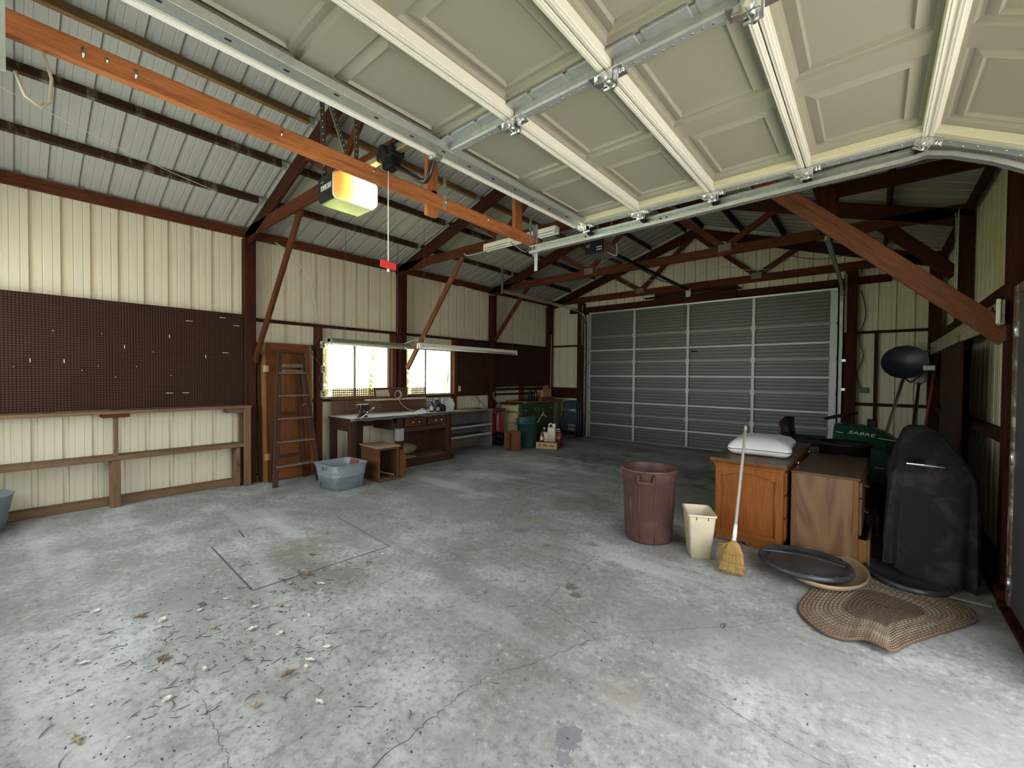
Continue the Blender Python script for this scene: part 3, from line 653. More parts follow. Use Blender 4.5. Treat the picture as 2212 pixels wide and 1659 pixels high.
# lamp lens: rounded tray facing the door
rr = []
for k, (dx, ins) in enumerate(((0.0, 0.0), (0.045, 0.004), (0.060, 0.018), (0.064, 0.035))):
    y0, y1, z0, z1 = 1.412 + ins, 1.722 - ins, 2.695 + ins * 0.8, 2.872 - ins; r = 0.03; ring = []
    for cyy, czz, a0 in ((y1 - r, z1 - r, 0), (y0 + r, z1 - r, 90), (y0 + r, z0 + r, 180), (y1 - r, z0 + r, 270)):
        for j in range(5): a = math.radians(a0 + j * 22.5); ring.append((-2.788 + dx, cyy + r * math.cos(a), czz + r * math.sin(a)))
    rr.append(ring)
ln = MB().loft(rr, cap0=False).build('lamp_lens', M['lens'], op)
MB().tube(rr[0], 0.006, 6, closed=True).build('lens_rim', M['white'], op)
b = MB()
for k in range(11): b.obox((-2.735, 1.49 + k * 0.018, 2.725), (0.004, 0, 0.0), (0, 0.003, 0.002), (0, 0, 0.008 if k % 3 else 0.004), 0.0005)
b.build('lens_vents', M['orange'], op, kind='stuff')
text_mesh('brand_lettering', 'POWER DRIVE', 0.055, M['white'], op, frame_m((-0.012, 1.424 - 1.57, 2.80 - 2.50), (1, 0, 0), (0, 0, 1)), sx=0.42)
box(-2.99, -2.945, 1.4235, 1.4245, 2.842, 2.848, 0.0002).build('small_print', M['galv'], op)
M['railm'] = paint('brassy_steel_rail', (0.55, 0.46, 0.25), 0.35, 0.8, 0.15, 20)
b = MB(); b.box(-2.82, 0.55, 1.548, 1.592, 2.885, 2.915, 0.003); rl = b.build('rail', M['railm'], op)
b = MB()
for k in range(40): b.box(-2.75 + k * 0.016, -2.742 + k * 0.016, 1.535, 1.541, 2.905, 2.918, 0.001); b.box(-2.75 + k * 0.016, -2.742 + k * 0.016, 1.599, 1.605, 2.905, 2.918, 0.001)
b.build('chain', M['steel'], op, kind='stuff')
b = MB(); b.box(-2.45, -2.27, 1.52, 1.62, 2.86, 2.93, 0.01); b.box(-2.40, -2.30, 1.53, 1.61, 2.80, 2.87, 0.01); b.cyl((-2.36, 1.50, 2.9), (-2.36, 1.64, 2.9), 0.035, 12); b.box(-2.30, -2.16, 1.55, 1.6, 2.90, 2.96, 0.01); b.build('trolley', M['black'], op)
MB().tube([(-2.33, 1.57, 2.83), (-2.18, 1.57, 2.73), (-2.05, 1.57, 2.645), (-2.005, 1.57, 2.63), (-1.975, 1.57, 2.65), (-1.93, 1.57, 2.74)], 0.016, 8).build('curved_arm', M['blackm'], op)
b = MB(); b.box(-1.95, -1.88, 1.545, 1.595, 2.725, 2.75, 0.004); b.cyl((-1.93, 1.53, 2.735), (-1.93, 1.61, 2.735), 0.012, 10); b.build('door_bracket', M['steel'], op)
for (x, y, z0, x2, y2, z1) in ((-2.98, 1.45, 2.82, -3.0, 1.43, 3.62), (-2.98, 1.69, 2.82, -3.0, 1.70, 3.62), (-3.0, 1.68, 2.98, -3.0, 1.46, 3.55)):
    b = MB(); b.beam((x, y, z0), (x2, y2, z1), 0.034, 0.004, (1, 0, 0), 0.001); b.beam((x - 0.016, y, z0), (x2 - 0.016, y2, z1), 0.004, 0.034, (1, 0, 0), 0.001); h = b.build('perforated_hanger', M['rust'], op)
    b = MB(); n = 18
    for k in range(n):
        q = Vector((x, y, z0)).lerp(Vector((x2, y2, z1)), (k + .5) / n) + Vector((0.003, -0.003, 0)); b.sphere(q, 0.005, 0.005, 0.006, 6, 4)
    b.build('hanger_holes', M['galv'], h, kind='stuff')
t = thing('release_cord', 'white pull cord with a red handle hanging from the opener trolley', 'pull cord', (-2.38, 1.57, 2.19))
MB().tube([(-2.375, 1.565, 2.83), (-2.378, 1.567, 2.5), (-2.38, 1.57, 2.175)], 0.0035, 6).build('cord', M['white'], t)
M['red'] = paint('bright_red_plastic', (0.62, 0.02, 0.02), 0.4)
b = MB(); b.obox((-2.38, 1.57, 2.205), (0, 0.055, -0.004), (0, 0.002, 0.022), (0.009, 0, 0), 0.006); b.build('handle', M['red'], t)
MB().sphere((-2.38, 1.57, 2.172), 0.009, 0.009, 0.011, 8, 6).build('knot', M['white'], t)

# ---------------------------------------------------------------- second opener, for the back door
M['gmet'] = paint('grey_opener_shell', (0.16, 0.15, 0.13), 0.4, 0.2, 0.1, 6)
op = thing('garage_door_opener', 'smaller dark opener farther back, on a black rail to the closed door', 'garage door opener', (-3.0, 5.6, 3.22))
b = MB(); b.box(-3.13, -2.87, 5.28, 5.72, 3.24, 3.42, 0.02); b.build('housing', M['gmet'], op)
b = MB(); b.box(-3.14, -2.86, 5.262, 5.285, 3.225, 3.40, 0.006); f = b.build('control_face', M['black'], op)
MB().loft([[(-2.868, 5.66, 3.42), (-2.868, 5.70, 3.40), (-2.868, 5.70, 3.26), (-2.868, 5.62, 3.235), (-2.868, 5.40, 3.238), (-2.868, 5.40, 3.245), (-2.868, 5.60, 3.25), (-2.868, 5.68, 3.275), (-2.868, 5.68, 3.39)], [(-2.86, 5.66, 3.42), (-2.86, 5.70, 3.40), (-2.86, 5.70, 3.26), (-2.86, 5.62, 3.235), (-2.86, 5.40, 3.238), (-2.86, 5.40, 3.245), (-2.86, 5.60, 3.25), (-2.86, 5.68, 3.275), (-2.86, 5.68, 3.39)]], smooth=False).build('pale_trim', M['white'], op)
text_mesh('logo', '60', 0.06, M['galv_d'], op, frame_m((-0.09, -0.339, 0.115), (1, 0, 0), (0, 0, 1)))
b = MB()
for i in range(3):
    for j in range(2): b.box(-2.95 + i * 0.03, -2.935 + i * 0.03, 5.258, 5.263, 3.255 + j * 0.035, 3.272 + j * 0.035, 0.001)
b.build('buttons', M['white'], op)
box(-2.871, -2.866, 5.38, 5.47, 3.335, 3.352, 0.0005).build('red_badge', paint('dull_red_badge', (0.45, 0.12, 0.10), 0.5), op)
box(-2.871, -2.866, 5.54, 5.60, 3.335, 3.348, 0.0005).build('pale_badge', M['galv'], op)
box(-3.025, -2.975, 5.70, YB - 0.14, 3.33, 3.37, 0.004).build('rail', M['black'], op)
MB().tube([(-2.95, 6.3, 3.30), (-2.95, 7.5, 3.25), (-2.95, 8.6, 3.30)], 0.008, 6).build('trolley_cable', M['blackm'], op)
for x in (-3.11, -2.89): box(x - 0.015, x + 0.015, 5.56, 5.564, 3.42, 4.55, 0.001).build('perforated_hanger', M['rust'], op)
t = thing('pull_cord', 'dark cord hanging beside the middle of the closed back door', 'pull cord', (-3.0, 9.2, 2.55)); MB().tube([(-3.0, 9.0, 3.33), (-3.0, 9.05, 2.55)], 0.006, 6).build('cord', M['wire_d'], t)

# ---------------------------------------------------------------- closed back door (door_2)
M['bdoor'] = paint('grey_steel_back_door', (0.115, 0.118, 0.105), 0.42, 0.25, 0.06, 5, spec=0.5)
M['galv_dd'] = paint('tarnished_steel_rail', (0.27, 0.28, 0.265), 0.45, 0.5, 0.2, 30)
d2 = thing('door_2', 'closed grey sectional garage door with steel ribs, in the far wall', 'garage door', (-2.98, 9.4, 0.0), kind='structure')
Xa, Xb, YD = -5.46, -0.50, 9.405; zj = [0.0, 0.61, 1.235, 1.86, 2.48, 3.09]
for z0, z1 in zip(zj, zj[1:]):
    b = MB(); n = 9; prof = []
    for k in range(n):
        za = z0 + 0.01 + k * (z1 - z0 - 0.02) / n; h = (z1 - z0 - 0.02) / n; prof += [(za, 0), (za + h * .62, 0), (za + h * .72, 0.012), (za + h * .9, 0.012)]
    prof.append((z1 - 0.01, 0))
    for (a, da), (c, dc) in zip(prof, prof[1:]): b.poly([(Xa, YD + da, a), (Xb, YD + da, a), (Xb, YD + dc, c), (Xa, YD + dc, c)])
    b.poly([(Xa, YD + 0.05, z0), (Xb, YD + 0.05, z0), (Xb, YD + 0.05, z1), (Xa, YD + 0.05, z1)])
    s = b.build('door_section', M['bdoor'], d2)
    b = MB(); b.box(Xa, Xb, YD - 0.022, YD + 0.05, z0 + 0.002, z0 + 0.020, 0.002); b.box(Xa, Xb, YD - 0.022, YD + 0.05, z1 - 0.020, z1 - 0.002, 0.002); b.build('section_rail', M['galv_dd'], s)
    for xc in (Xa + 0.04, -4.25, -3.04, -1.80, Xb - 0.05):
        w = 0.055 if xc == Xb - 0.05 else 0.028
        b = MB(); b.box(xc - w, xc + w, YD - 0.03, YD - 0.002, z0 + 0.022, z1 - 0.022, 0.004); b.build('stile', M['galv_d'], s)
    zm = (z0 + z1) / 2 - (0.02 if z0 > 0.1 else -0.05)
    if z1 < 3.0:
        b = MB(); b.box(Xa + 0.02, Xb - 0.02, YD - 0.045, YD - 0.02, zm + 0.012, zm + 0.016, 0.001); b.box(Xa + 0.02, Xb - 0.02, YD - 0.049, YD - 0.045, zm - 0.02, zm + 0.016, 0.001); b.build('strut', M['galv_d'], s)
    for xc in (-4.25, -3.04, -1.80, Xb - 0.05):
        if z0 > 0: box(xc - 0.04, xc + 0.04, YD - 0.036, YD - 0.028, z0 - 0.05, z0 + 0.05, 0.002).build('hinge', M['galv_d'], s)
box(Xa, Xb, YD - 0.03, YD + 0.04, 3.06, 3.10, 0.003).build('top_rail', M['galv'], d2)
box(-2.98, -2.86, YD - 0.02, YD - 0.004, 1.84 + .21, 1.87 + .21, 0.002).build('lock_slot', M['hole'], d2)
for lb, x, s in (('steel track up the left edge of the closed back door', -5.53, 1), ('steel track up the right edge of the closed back door', -0.445, -1)):
    t = thing('door_track', lb, 'track', (x, 9.36, 0.0), group='back door tracks')
    path = [(9.345, 0.03), (9.345, 2.75)] + [(9.345 - 0.38 + 0.38 * math.cos(a), 2.75 + 0.38 * math.sin(a)) for a in [PI / 2 * k / 6 for k in range(1, 7)]] + [(6.2, 3.16)]
    rings = []
    for i, p in enumerate(path):
        a = Vector(path[max(i - 1, 0)]); c = Vector(path[min(i + 1, len(path) - 1)]); d = (c - a).normalized(); n = Vector((-d.y, d.x))
        rings.append([(x + px, p[0] + n.x * pn, p[1] + n.y * pn) for px, pn in ((-0.022, -0.03), (0.022, -0.03), (0.022, 0.03), (-0.022, 0.03))])
    MB().loft(rings, smooth=False).build('track_rail', M['steel'] if s > 0 else M['galv_d'], t)
    box(x - s * 0.06 - 0.02, x - s * 0.06 + 0.02, 9.28, 9.30, 2.3, 3.3, 0.002).build('angle_bracket', M['rust'], t)
    if s < 0:
        for z in (1.30, 1.80): b = MB(); b.box(x + 0.015, x + 0.075, 9.29, 9.30, z, z + 0.045, 0.002); b.cyl((x + 0.045, 9.291, z + .022), (x + 0.045, 9.285, z + .022), 0.008, 6); b.build('wall_clip', M['steel'], t)
        box(x + 0.0, x + 0.03, 6.18, 6.21, 3.1, 3.9, 0.002).build('perforated_hanger', M['rust'], t)
        for z in (3.2, 3.1): MB().sphere((x - 0.025, 7.6 - (3.2 - z) * 5, 3.17), 0.008, 0.008, 0.008, 6, 4).build('bolt', M['steel'], t)
    else: box(x - 0.02, x + 0.02, 6.18, 6.21, 3.1, 3.6, 0.002).build('perforated_hanger', M['rust'], t)
t = thing('spring_bar', 'black spring bar mounted above the closed back door', 'bar', (-3.0, 9.26, 3.2))
MB().tube([(-3.95, 9.25, 3.27), (-2.0, 9.25, 3.27)], 0.022, 10).build('shaft', M['blackm'], t); box(-3.05, -2.95, 9.22, 9.30, 3.2, 3.36).build('bearing_plate', M['galv_d'], t)

# ---------------------------------------------------------------- walk-in door at the right edge (door_3)
M['gdoor'] = paint('grey_entry_door', (0.09, 0.09, 0.088), 0.55, 0, 0.05, 5, spec=0.3)
M['chip'] = paint('chipped_brown_frame_paint', (0.12, 0.075, 0.055), 0.6, 0, 0.25, 10, dirt=(0.72, 0.68, 0.62), dirt_amt=1.0, ds=9.0)
d3 = thing('door_3', 'grey walk-in door with a chipped brown frame at the right edge', 'door', (0.72, 3.8, 0.0), kind='structure')
box(0.695, XR + 0.03, 4.20, 4.28, 0.0, 2.06, 0.004).build('door_frame', M['chip'], d3); box(0.695, XR + 0.03, 3.36, 3.43, 0.0, 2.06, 0.004).build('door_frame', M['chip'], d3); box(0.695, XR + 0.03, 3.36, 4.28, 2.06, 2.12, 0.004).build('door_frame', M['chip'], d3)
box(0.702, 0.745, 3.44, 4.185, 0.03, 2.05, 0.003).build('door_leaf', M['gdoor'], d3)
for z in (1.78, 0.95, 0.12):
    b = MB(); b.cyl((0.692, 4.192, z), (0.692, 4.192, z + 0.1), 0.008, 8); b.box(0.694, 0.702, 4.16, 4.192, z, z + 0.1, 0.001); b.build('hinge', M['steel'], d3)
box(0.655, XR, 3.36, 4.28, 0.001, 0.03, 0.003).build('threshold', M['frame'], d3)

# ---------------------------------------------------------------- fluorescent lights
M['tubew'] = paint('unlit_fluorescent_tube', (0.80, 0.80, 0.75), 0.25); M['flu'] = paint('cream_light_fitting', (0.74, 0.70, 0.58), 0.45, 0, 0.06, 8); M['dust'] = paint('dusty_light_fitting', (0.26, 0.23, 0.17), 0.7, 0, 0.25, 9)
def strip_light(label, c, L, ang, mat, ntube=2, shade=False):
    t = thing('fluorescent_light', label, 'light fixture', c, ang, group='fluorescent strip lights')
    b = MB(); b.box(-L / 2, L / 2, -0.045, 0.045, 0.0, 0.055, 0.006); b.build('body', mat, t, False)
    if shade:
        MB().loft([[(-L / 2, -0.05, 0.055), (L / 2, -0.05, 0.055), (L / 2, 0.05, 0.055), (-L / 2, 0.05, 0.055)], [(-L / 2, -0.14, 0.0), (L / 2, -0.14, 0.0), (L / 2, 0.14, 0.0), (-L / 2, 0.14, 0.0)]], False, True, False).build('reflector', mat, t, False)
    for k in range(ntube):
        y = (k - (ntube - 1) / 2) * 0.07
        MB().tube([(-L / 2 + 0.03, y, -0.022), (L / 2 - 0.03, y, -0.022)], 0.013, 10).build('tube', M['tubew'], t, False)
        for s in (-1, 1): box(s * (L / 2 - 0.02) - 0.012, s * (L / 2 - 0.02) + 0.012, y - 0.016, y + 0.016, -0.038, 0.004, 0.003).build('lamp_holder', M['white'], t, False)
    return t
strip_light('short pale strip light under a truss, behind the orange beam end', (-3.58, 4.33, 3.285), 1.22, 0, M['flu'])
fl = strip_light('long cream strip light hanging in front of the dark pegboards', (-5.52, 5.40, 1.965), 2.42, PI / 2, M['flu'])
strip_light('dusty grey strip light across the top of the left window', (-5.95, 3.62, 1.97), 1.34, PI / 2, M['dust'], 1, True)
for lb, x, y, z0, z1 in (('thin chain holding the left end of the long cream strip light', -5.52, 4.3, 2.02, 3.85), ('thin chain holding the right end of the long cream strip light', -5.52, 6.5, 2.02, 3.85), ('thin chain down to the dusty strip light at the left window', -5.95, 3.2, 2.03, 3.70), ('thin chain to the right end of the dusty window light', -5.95, 4.1, 2.03, 3.70)):
    t = thing('hanging_chain', lb, 'chain', (x, y, z0), group='light chains'); MB().tube([(x, y, z0), (x, y, z1)], 0.003, 5).build('links', M['rust'], t)

# ---------------------------------------------------------------- pegboards
M['hole_shade'] = paint('painted_hole_shade', (0.002, 0.002, 0.002), 0.95, spec=0.0)  # black stands in for the shade inside the peg holes
M['peg'] = paint('dark_brown_hardboard', (0.040, 0.0165, 0.0095), 0.65, 0, 0.15, 2.5, dirt=(0.045, 0.021, 0.013), dirt_amt=0.5, ds=1.2, spec=0.15)
M['peg2'] = paint('red_brown_hardboard', (0.11, 0.045, 0.024), 0.45, 0, 0.15, 3)
def perforated(x, y0, y1, z0, z1, pitch, hole, skip=None, thick=0.004):
    b = MB(); ny = max(1, round((y1 - y0) / pitch)); nz = max(1, round((z1 - z0) / pitch)); py = (y1 - y0) / ny; pz = (z1 - z0) / nz
    ys = []; zs = []
    for i in range(ny): ys += [y0 + i * py, y0 + (i + .5) * py - hole / 2, y0 + (i + .5) * py + hole / 2]
    for i in range(nz): zs += [z0 + i * pz, z0 + (i + .5) * pz - hole / 2, z0 + (i + .5) * pz + hole / 2]
    ys.append(y1); zs.append(z1); W_ = len(ys)
    for z in zs:
        for y in ys: b.v.append(Vector((x, y, z)))
    for i in range(len(ys) - 1):
        for j in range(len(zs) - 1):
            if i % 3 == 1 and j % 3 == 1 and not (skip and skip(ys[i], zs[j])): continue
            q = j * W_ + i; b.face([q, q + 1, q + 1 + W_, q + W_])
    e = thick / 2
    for a, c in (((y0, y0), (z0, z1)), ((y1, y1), (z0, z1)), ((y0, y1), (z0, z0)), ((y0, y1), (z1, z1))):
        b.poly([(x - thick, a[0], c[0]), (x - thick, a[1], c[1]), (x, a[1], c[1]), (x, a[0], c[0])])
    return b
pb = perforated(-6.585, YF + 0.06, 2.062, 1.085, 2.315, 0.0254, 0.0095).build('pegboard', M['peg'])
box(-6.598, -6.591, YF + 0.07, 2.055, 1.09, 2.31, 0.001).build('hole_shade_sheet', M['hole_shade'], pb)  # sheet added behind the board so its holes look dark
tag(pb, 'large dark brown pegboard over the long shelf at the left', 'pegboard', 'brown pegboards')
pb2 = perforated(-6.585, 5.99, 6.995, 1.10, 2.24, 0.0254, 0.005).build('pegboard', M['peg']); tag(pb2, 'dark pegboard just right of the right window', 'pegboard', 'brown pegboards')
pb3 = perforated(-6.585, 7.135, 9.215, 1.25, 2.24, 0.0254, 0.004).build('pegboard', M['peg']); tag(pb3, 'blackish pegboard in the far left corner, above the green cabinet', 'pegboard', 'brown pegboards')
ORD = ('leftmost', 'second', 'third', 'fourth', 'fifth', 'sixth', 'seventh', 'eighth', 'ninth', 'tenth', 'eleventh', 'twelfth', 'thirteenth', 'rightmost')
def ordl(lst, i, noun):
    k = sorted(range(len(lst)), key=lambda q: lst[q][0]).index(i); return ('leftmost ' + noun) if k == 0 else (('rightmost ' + noun) if k == len(lst) - 1 else '%s %s, counted from the left' % (ORD[k], noun))
def hook(y, z, kind, lb, g):
    t = MB()
    x = -6.583
    if kind == 0: t.tube([(x, y, z), (x + 0.03, y, z - 0.002), (x + 0.035, y, z - 0.018), (x + 0.045, y, z - 0.022), (x + 0.05, y, z - 0.01)], 0.0032, 5)
    elif kind == 1: t.tube([(x, y - 0.03, z), (x + 0.03, y - 0.03, z), (x + 0.03, y + 0.03, z), (x, y + 0.03, z)], 0.0032, 5)
    else: t.tube([(x, y, z), (x + 0.015, y, z), (x + 0.015, y, z - 0.035), (x + 0.03, y, z - 0.035)], 0.0035, 5)
    o = t.build('peg_hook', M['white'] if kind else M['steel']); return tag(o, lb, 'hook', g)
H1 = ((0.29, 1.95, 0), (0.66, 1.95, 0), (0.85, 1.82, 2), (1.26, 1.97, 2), (1.1, 1.77, 0), (1.63, 1.74, 2), (0.13, 1.64, 2), (0.37, 1.64, 2), (0.63, 1.59, 0), (0.77, 1.47, 0), (0.95, 1.59, 0), (0.02, 1.57, 0), (0.5, 1.54, 0), (1.27, 1.49, 0))
for i, q in enumerate(H1): hook(q[0], q[1], q[2], ordl(H1, i, 'single metal hook on the large left pegboard'), 'single hooks on the large pegboard')
H2 = ((1.26, 1.26), (1.42, 1.26), (1.46, 2.16), (1.82, 2.24), (1.98, 2.15), (1.85, 1.78))
for i, q in enumerate(H2): hook(q[0], q[1], 1, ordl(H2, i, 'double-pronged holder on the large left pegboard'), 'double holders on the large pegboard')
H3 = ((6.44, 1.93), (6.52, 1.93), (6.17, 1.73), (6.78, 1.63), (6.68, 1.58), (6.88, 1.57), (6.21, 1.48), (6.28, 1.48), (6.37, 1.48), (6.47, 1.48), (6.68, 1.45), (6.23, 1.29), (6.57, 1.27), (6.55, 1.17))
for i, q in enumerate(H3): hook(q[0], q[1], 0, ordl(H3, i, 'tiny hook on the dark pegboard right of the window'), 'hooks right of the window')
H4 = ((7.17, 1.7), (7.31, 1.7), (7.45, 1.72), (7.6, 1.69), (7.54, 1.52), (7.73, 1.49), (7.45, 1.37), (7.45, 1.28), (7.6, 1.28), (8.09, 2.15))
for i, q in enumerate(H4): hook(q[0], q[1], 0, ordl(H4, i, 'tiny hook on the blackish corner pegboard'), 'hooks on the corner pegboard')

# ---------------------------------------------------------------- long wall shelf at the left
t = thing('wall_shelf', 'long weathered two-level plank shelf along the wall beneath the big pegboard', 'shelf', (-6.5, 0.8, 0.0))
box(-6.62, -6.37, YF + 0.05, 2.10, 1.045, 1.08, 0.004).build('upper_plank', M['oldwood'], t)
box(-6.62, -6.40, YF + 0.05, 2.03, 0.525, 0.575, 0.004).build('lower_plank', M['oldwood'], t)
for a in ((-6.46, -6.42, 0.735, 0.775, 0.575, 1.015), (-6.47, -6.41, 0.70, 0.79, 0.001, 0.525), (-6.62, -6.42, 1.93, 1.975, 0.001, 0.525), (-6.42, -6.375, 2.01, 2.09, 0.001, 1.045), (-6.62, -6.575, 2.01, 2.06, 0.001, 1.045)): box(*a).build('leg', M['oldwood'], t)
box(-6.60, -6.39, 0.64, 0.87, 1.005, 1.045).build('shelf_cleat', M['chord'], t); box(-6.60, -6.42, 1.83, 2.01, 0.985, 1.045).build('shelf_cleat', M['oldwood'], t)
tag(box(-6.57, -6.47, 0.30, 0.72, 1.081, 1.092, 0.002).build('thin_board', M['peg2']), 'thin dark board lying on the upper plank of the left wall shelf', 'board')

# ---------------------------------------------------------------- doors and ladder by the first post
M['doorw'] = wood('varnished_door_veneer', (0.19, 0.070, 0.024), (0.12, 0.042, 0.015), scale=0.8, rough=0.35, knots=False)
M['doore'] = wood('pale_door_edge', (0.27, 0.125, 0.038), (0.18, 0.08, 0.025), rough=0.5)
M['brass'] = paint('brass_hinge', (0.62, 0.48, 0.20), 0.4, 0.8)
tl = -0.04                                                          # slight lean back to the wall
def lean(x, z): return x + tl * z
t = thing('old_door', 'varnished brown wooden door leaning on the wall behind the stepladder', 'door', (-6.40, 2.62, 0.0))
ax = Vector((tl, 0, 1)).normalized(); nx = Vector((1, 0, -tl)).normalized()
MB().obox(Vector((-6.42, 2.60, 0.0)) + ax * 0.975, nx * 0.02, (0, 0.335, 0), ax * 0.972, 0.003).build('leaf', M['doorw'], t)
MB().obox(Vector((-6.42, 2.262, 0.0)) + ax * 0.975, nx * 0.021, (0, 0.006, 0), ax * 0.972, 0.001).build('edge_band', M['doore'], t)
MB().obox(Vector((-6.394, 2.285, 0.0)) + ax * 0.975, nx * 0.008, (0, 0.018, 0), ax * 0.972, 0.002).build('stile', M['doore'], t)
MB().obox(Vector((-6.394, 2.925, 0.0)) + ax * 0.975, nx * 0.008, (0, 0.014, 0), ax * 0.972, 0.002).build('stile', M['doore'], t)
MB().obox(Vector((-6.394, 2.62, 0.0)) + ax * 1.88, nx * 0.008, (0, 0.25, 0), ax * 0.06, 0.002).build('rail', M['doorw'], t); MB().obox(Vector((-6.394, 2.62, 0.0)) + ax * 0.07, nx * 0.008, (0, 0.25, 0), ax * 0.06, 0.002).build('rail', M['doorw'], t)
for z in (1.58, 0.35): MB().obox(Vector((-6.384, 2.30, 0)) + ax * z, nx * 0.003, (0, 0.035, 0), ax * 0.045, 0.001).build('hinge', M['brass'], t)
t = thing('dark_panel_door', 'dark brown door edge standing between the post and the varnished door', 'door', (-6.50, 2.30, 0.0))
MB().obox(Vector((-6.48, 2.52, 0.0)) + ax * 0.97, nx * 0.02, (0, 0.30, 0), ax * 0.968, 0.003).build('leaf', M['frame'], t)

M['lad'] = wood('worn_brown_ladder_paint', (0.075, 0.034, 0.019), (0.038, 0.018, 0.011), rough=0.5, scale=1.6, knots=False)
M['tread'] = wood('paint_spattered_tread', (0.12, 0.058, 0.032), (0.07, 0.034, 0.02), (0.40, 0.36, 0.31), rough=0.5, scale=2.2, knots=False)
t = thing('stepladder', 'worn brown wooden stepladder standing open in front of the varnished door', 'stepladder', (-6.15, 2.55, 0.0))
def fr_(z, s):                                                      # front rail line: feet wide, top narrow
    k = z / 1.80; return Vector((-6.0 - 0.18 * k, (2.25 + 0.13 * k) if s < 0 else (2.83 - 0.16 * k), z))
def bk_(z, s):
    k = z / 1.74; return Vector((-6.34 + 0.10 * k, (2.32 + 0.08 * k) if s < 0 else (2.78 - 0.12 * k), z))
for s in (-1, 1):
    MB().beam(fr_(0.002, s), fr_(1.80, s), 0.03, 0.07, (0, 1, 0)).build('front_rail', M['lad'], t)
    MB().beam(bk_(0.002, s), bk_(1.70, s), 0.025, 0.045, (0, 1, 0)).build('rear_rail', M['lad'], t)
for z in (0.27, 0.59, 0.90, 1.21, 1.52):
    a, c = fr_(z, -1), fr_(z, 1); MB().box(a.x - 0.06, a.x + 0.05, a.y - 0.005, c.y + 0.005, z - 0.012, z + 0.012, 0.004).build('step', M['tread'], t)
a, c = fr_(1.80, -1), fr_(1.80, 1); MB().box(a.x - 0.08, a.x + 0.05, a.y - 0.03, c.y + 0.03, 1.795, 1.82, 0.005).build('top_step', M['lad'], t)
for z, h in ((1.62, 0.05), (1.545, 0.04)): q = bk_(z, -1); e = bk_(z, 1); MB().box(q.x + 0.10, q.x + 0.115, q.y, e.y, z - h / 2, z + h / 2, 0.003).build('bucket_rail', M['tread'], t)
for z in (0.35, 0.95): q = bk_(z, -1); e = bk_(z, 1); MB().beam(q, e, 0.02, 0.04).build('rear_bar', M['lad'], t)
for s in (-1, 1): MB().beam(fr_(1.1, s) - Vector((.03, 0, 0)), bk_(1.05, s), 0.004, 0.02).build('spreader', M['rust'], t)

# ---------------------------------------------------------------- wash tubs
M['tubm'] = paint('weathered_zinc', (0.24, 0.28, 0.305), 0.5, 0.3, 0.16, 9, dirt=(0.36, 0.40, 0.42), dirt_amt=0.6, ds=7)
M['tubr'] = paint('red_stained_zinc', (0.36, 0.10, 0.10), 0.55, 0.1, 0.3, 9)
m, nt, p = _nt('red_stained_tub_interior'); o = coord(nt, 'Object'); q = nt.nodes.new('ShaderNodeMapping'); q.inputs['Location'].default_value = (0.25, -0.80, -0.76); q.inputs['Scale'].default_value = (3.6, 3.6, 3.6); nt.links.new(o, q.inputs[0]); ln = nt.nodes.new('ShaderNodeVectorMath'); ln.operation = 'LENGTH'; nt.links.new(q.outputs[0], ln.inputs[0])
ad = N(nt, 'ShaderNodeMath', operation='MULTIPLY_ADD'); nt.links.new(noise(nt, o, 14, 5), ad.inputs[0]); ad.inputs[1].default_value = 0.8; nt.links.new(ln.outputs['Value'], ad.inputs[2])
nt.links.new(mix(nt, ramp(nt, ad.outputs[0], [(0.85, (0.9,) * 3), (1.0, (0,) * 3)]), (0.23, 0.26, 0.28), (0.20, 0.025, 0.03)), p.inputs['Base Color']); p.inputs['Roughness'].default_value = 0.5; M['tubi'] = m
def rrect(hx, hy, r, z, n=5):
    out = []
    for cx_, cy_, a0 in ((hx - r, hy - r, 0), (-hx + r, hy - r, 90), (-hx + r, -hy + r, 180), (hx - r, -hy + r, 270)):
        for j in range(n + 1): a = math.radians(a0 + 90 * j / n); out.append((cx_ + r * math.cos(a), cy_ + r * math.sin(a), z))
    return out
t = thing('wash_tub', 'square galvanised wash tub with red stains inside, in front of the stepladder', 'tub', (-5.44, 2.87, 0.0), 0.04)
b = MB(); b.loft([rrect(.225, .215, .07, 0.004), rrect(.24, .23, .075, 0.17), rrect(.246, .236, .078, 0.175), rrect(.242, .232, .078, 0.185), rrect(.248, .24, .078, 0.20), rrect(.243, .236, .078, 0.21), rrect(.262, .258, .075, 0.325)], cap1=False)
b.build('outer_wall', M['tubm'], t, False)
b = MB(); b.loft([rrect(.258, .254, .073, 0.325), rrect(.22, .21, .07, 0.03)], cap0=False); b.build('inner_wall', M['tubi'], t, False)
MB().tube(rrect(.264, .260, .075, 0.325), 0.008, 6, closed=True).build('rolled_rim', M['tubm'], t, False)
b = MB(); b.cyl((-0.13, -0.226, 0.055), (-0.13, -0.24, 0.055), 0.022, 10); b.build('drain_plug', M['rust'], t, False)
b = MB(); b.tube([(0, -0.26, 0.30), (0.05, -0.285, 0.27), (0.1, -0.26, 0.30)], 0.006, 6); b.build('handle', M['rust'], t, False)
t = thing('round_tub', 'grey metal tub cut off by the left edge of the photo', 'tub', (-6.28, -0.30, 0.0))
b = MB(); b.lathe([(0.25, 0.003), (0.31, 0.33), (0.318, 0.345), (0.31, 0.35), (0.30, 0.335), (0.24, 0.02)], n=30, cap1=True); b.build('shell', M['tubm'], t, False)
b = MB(); b.lathe([(0.268, 0.10), (0.275, 0.105), (0.272, 0.115)], n=30, cap0=False); b.build('bead', M['tubm'], t, False)

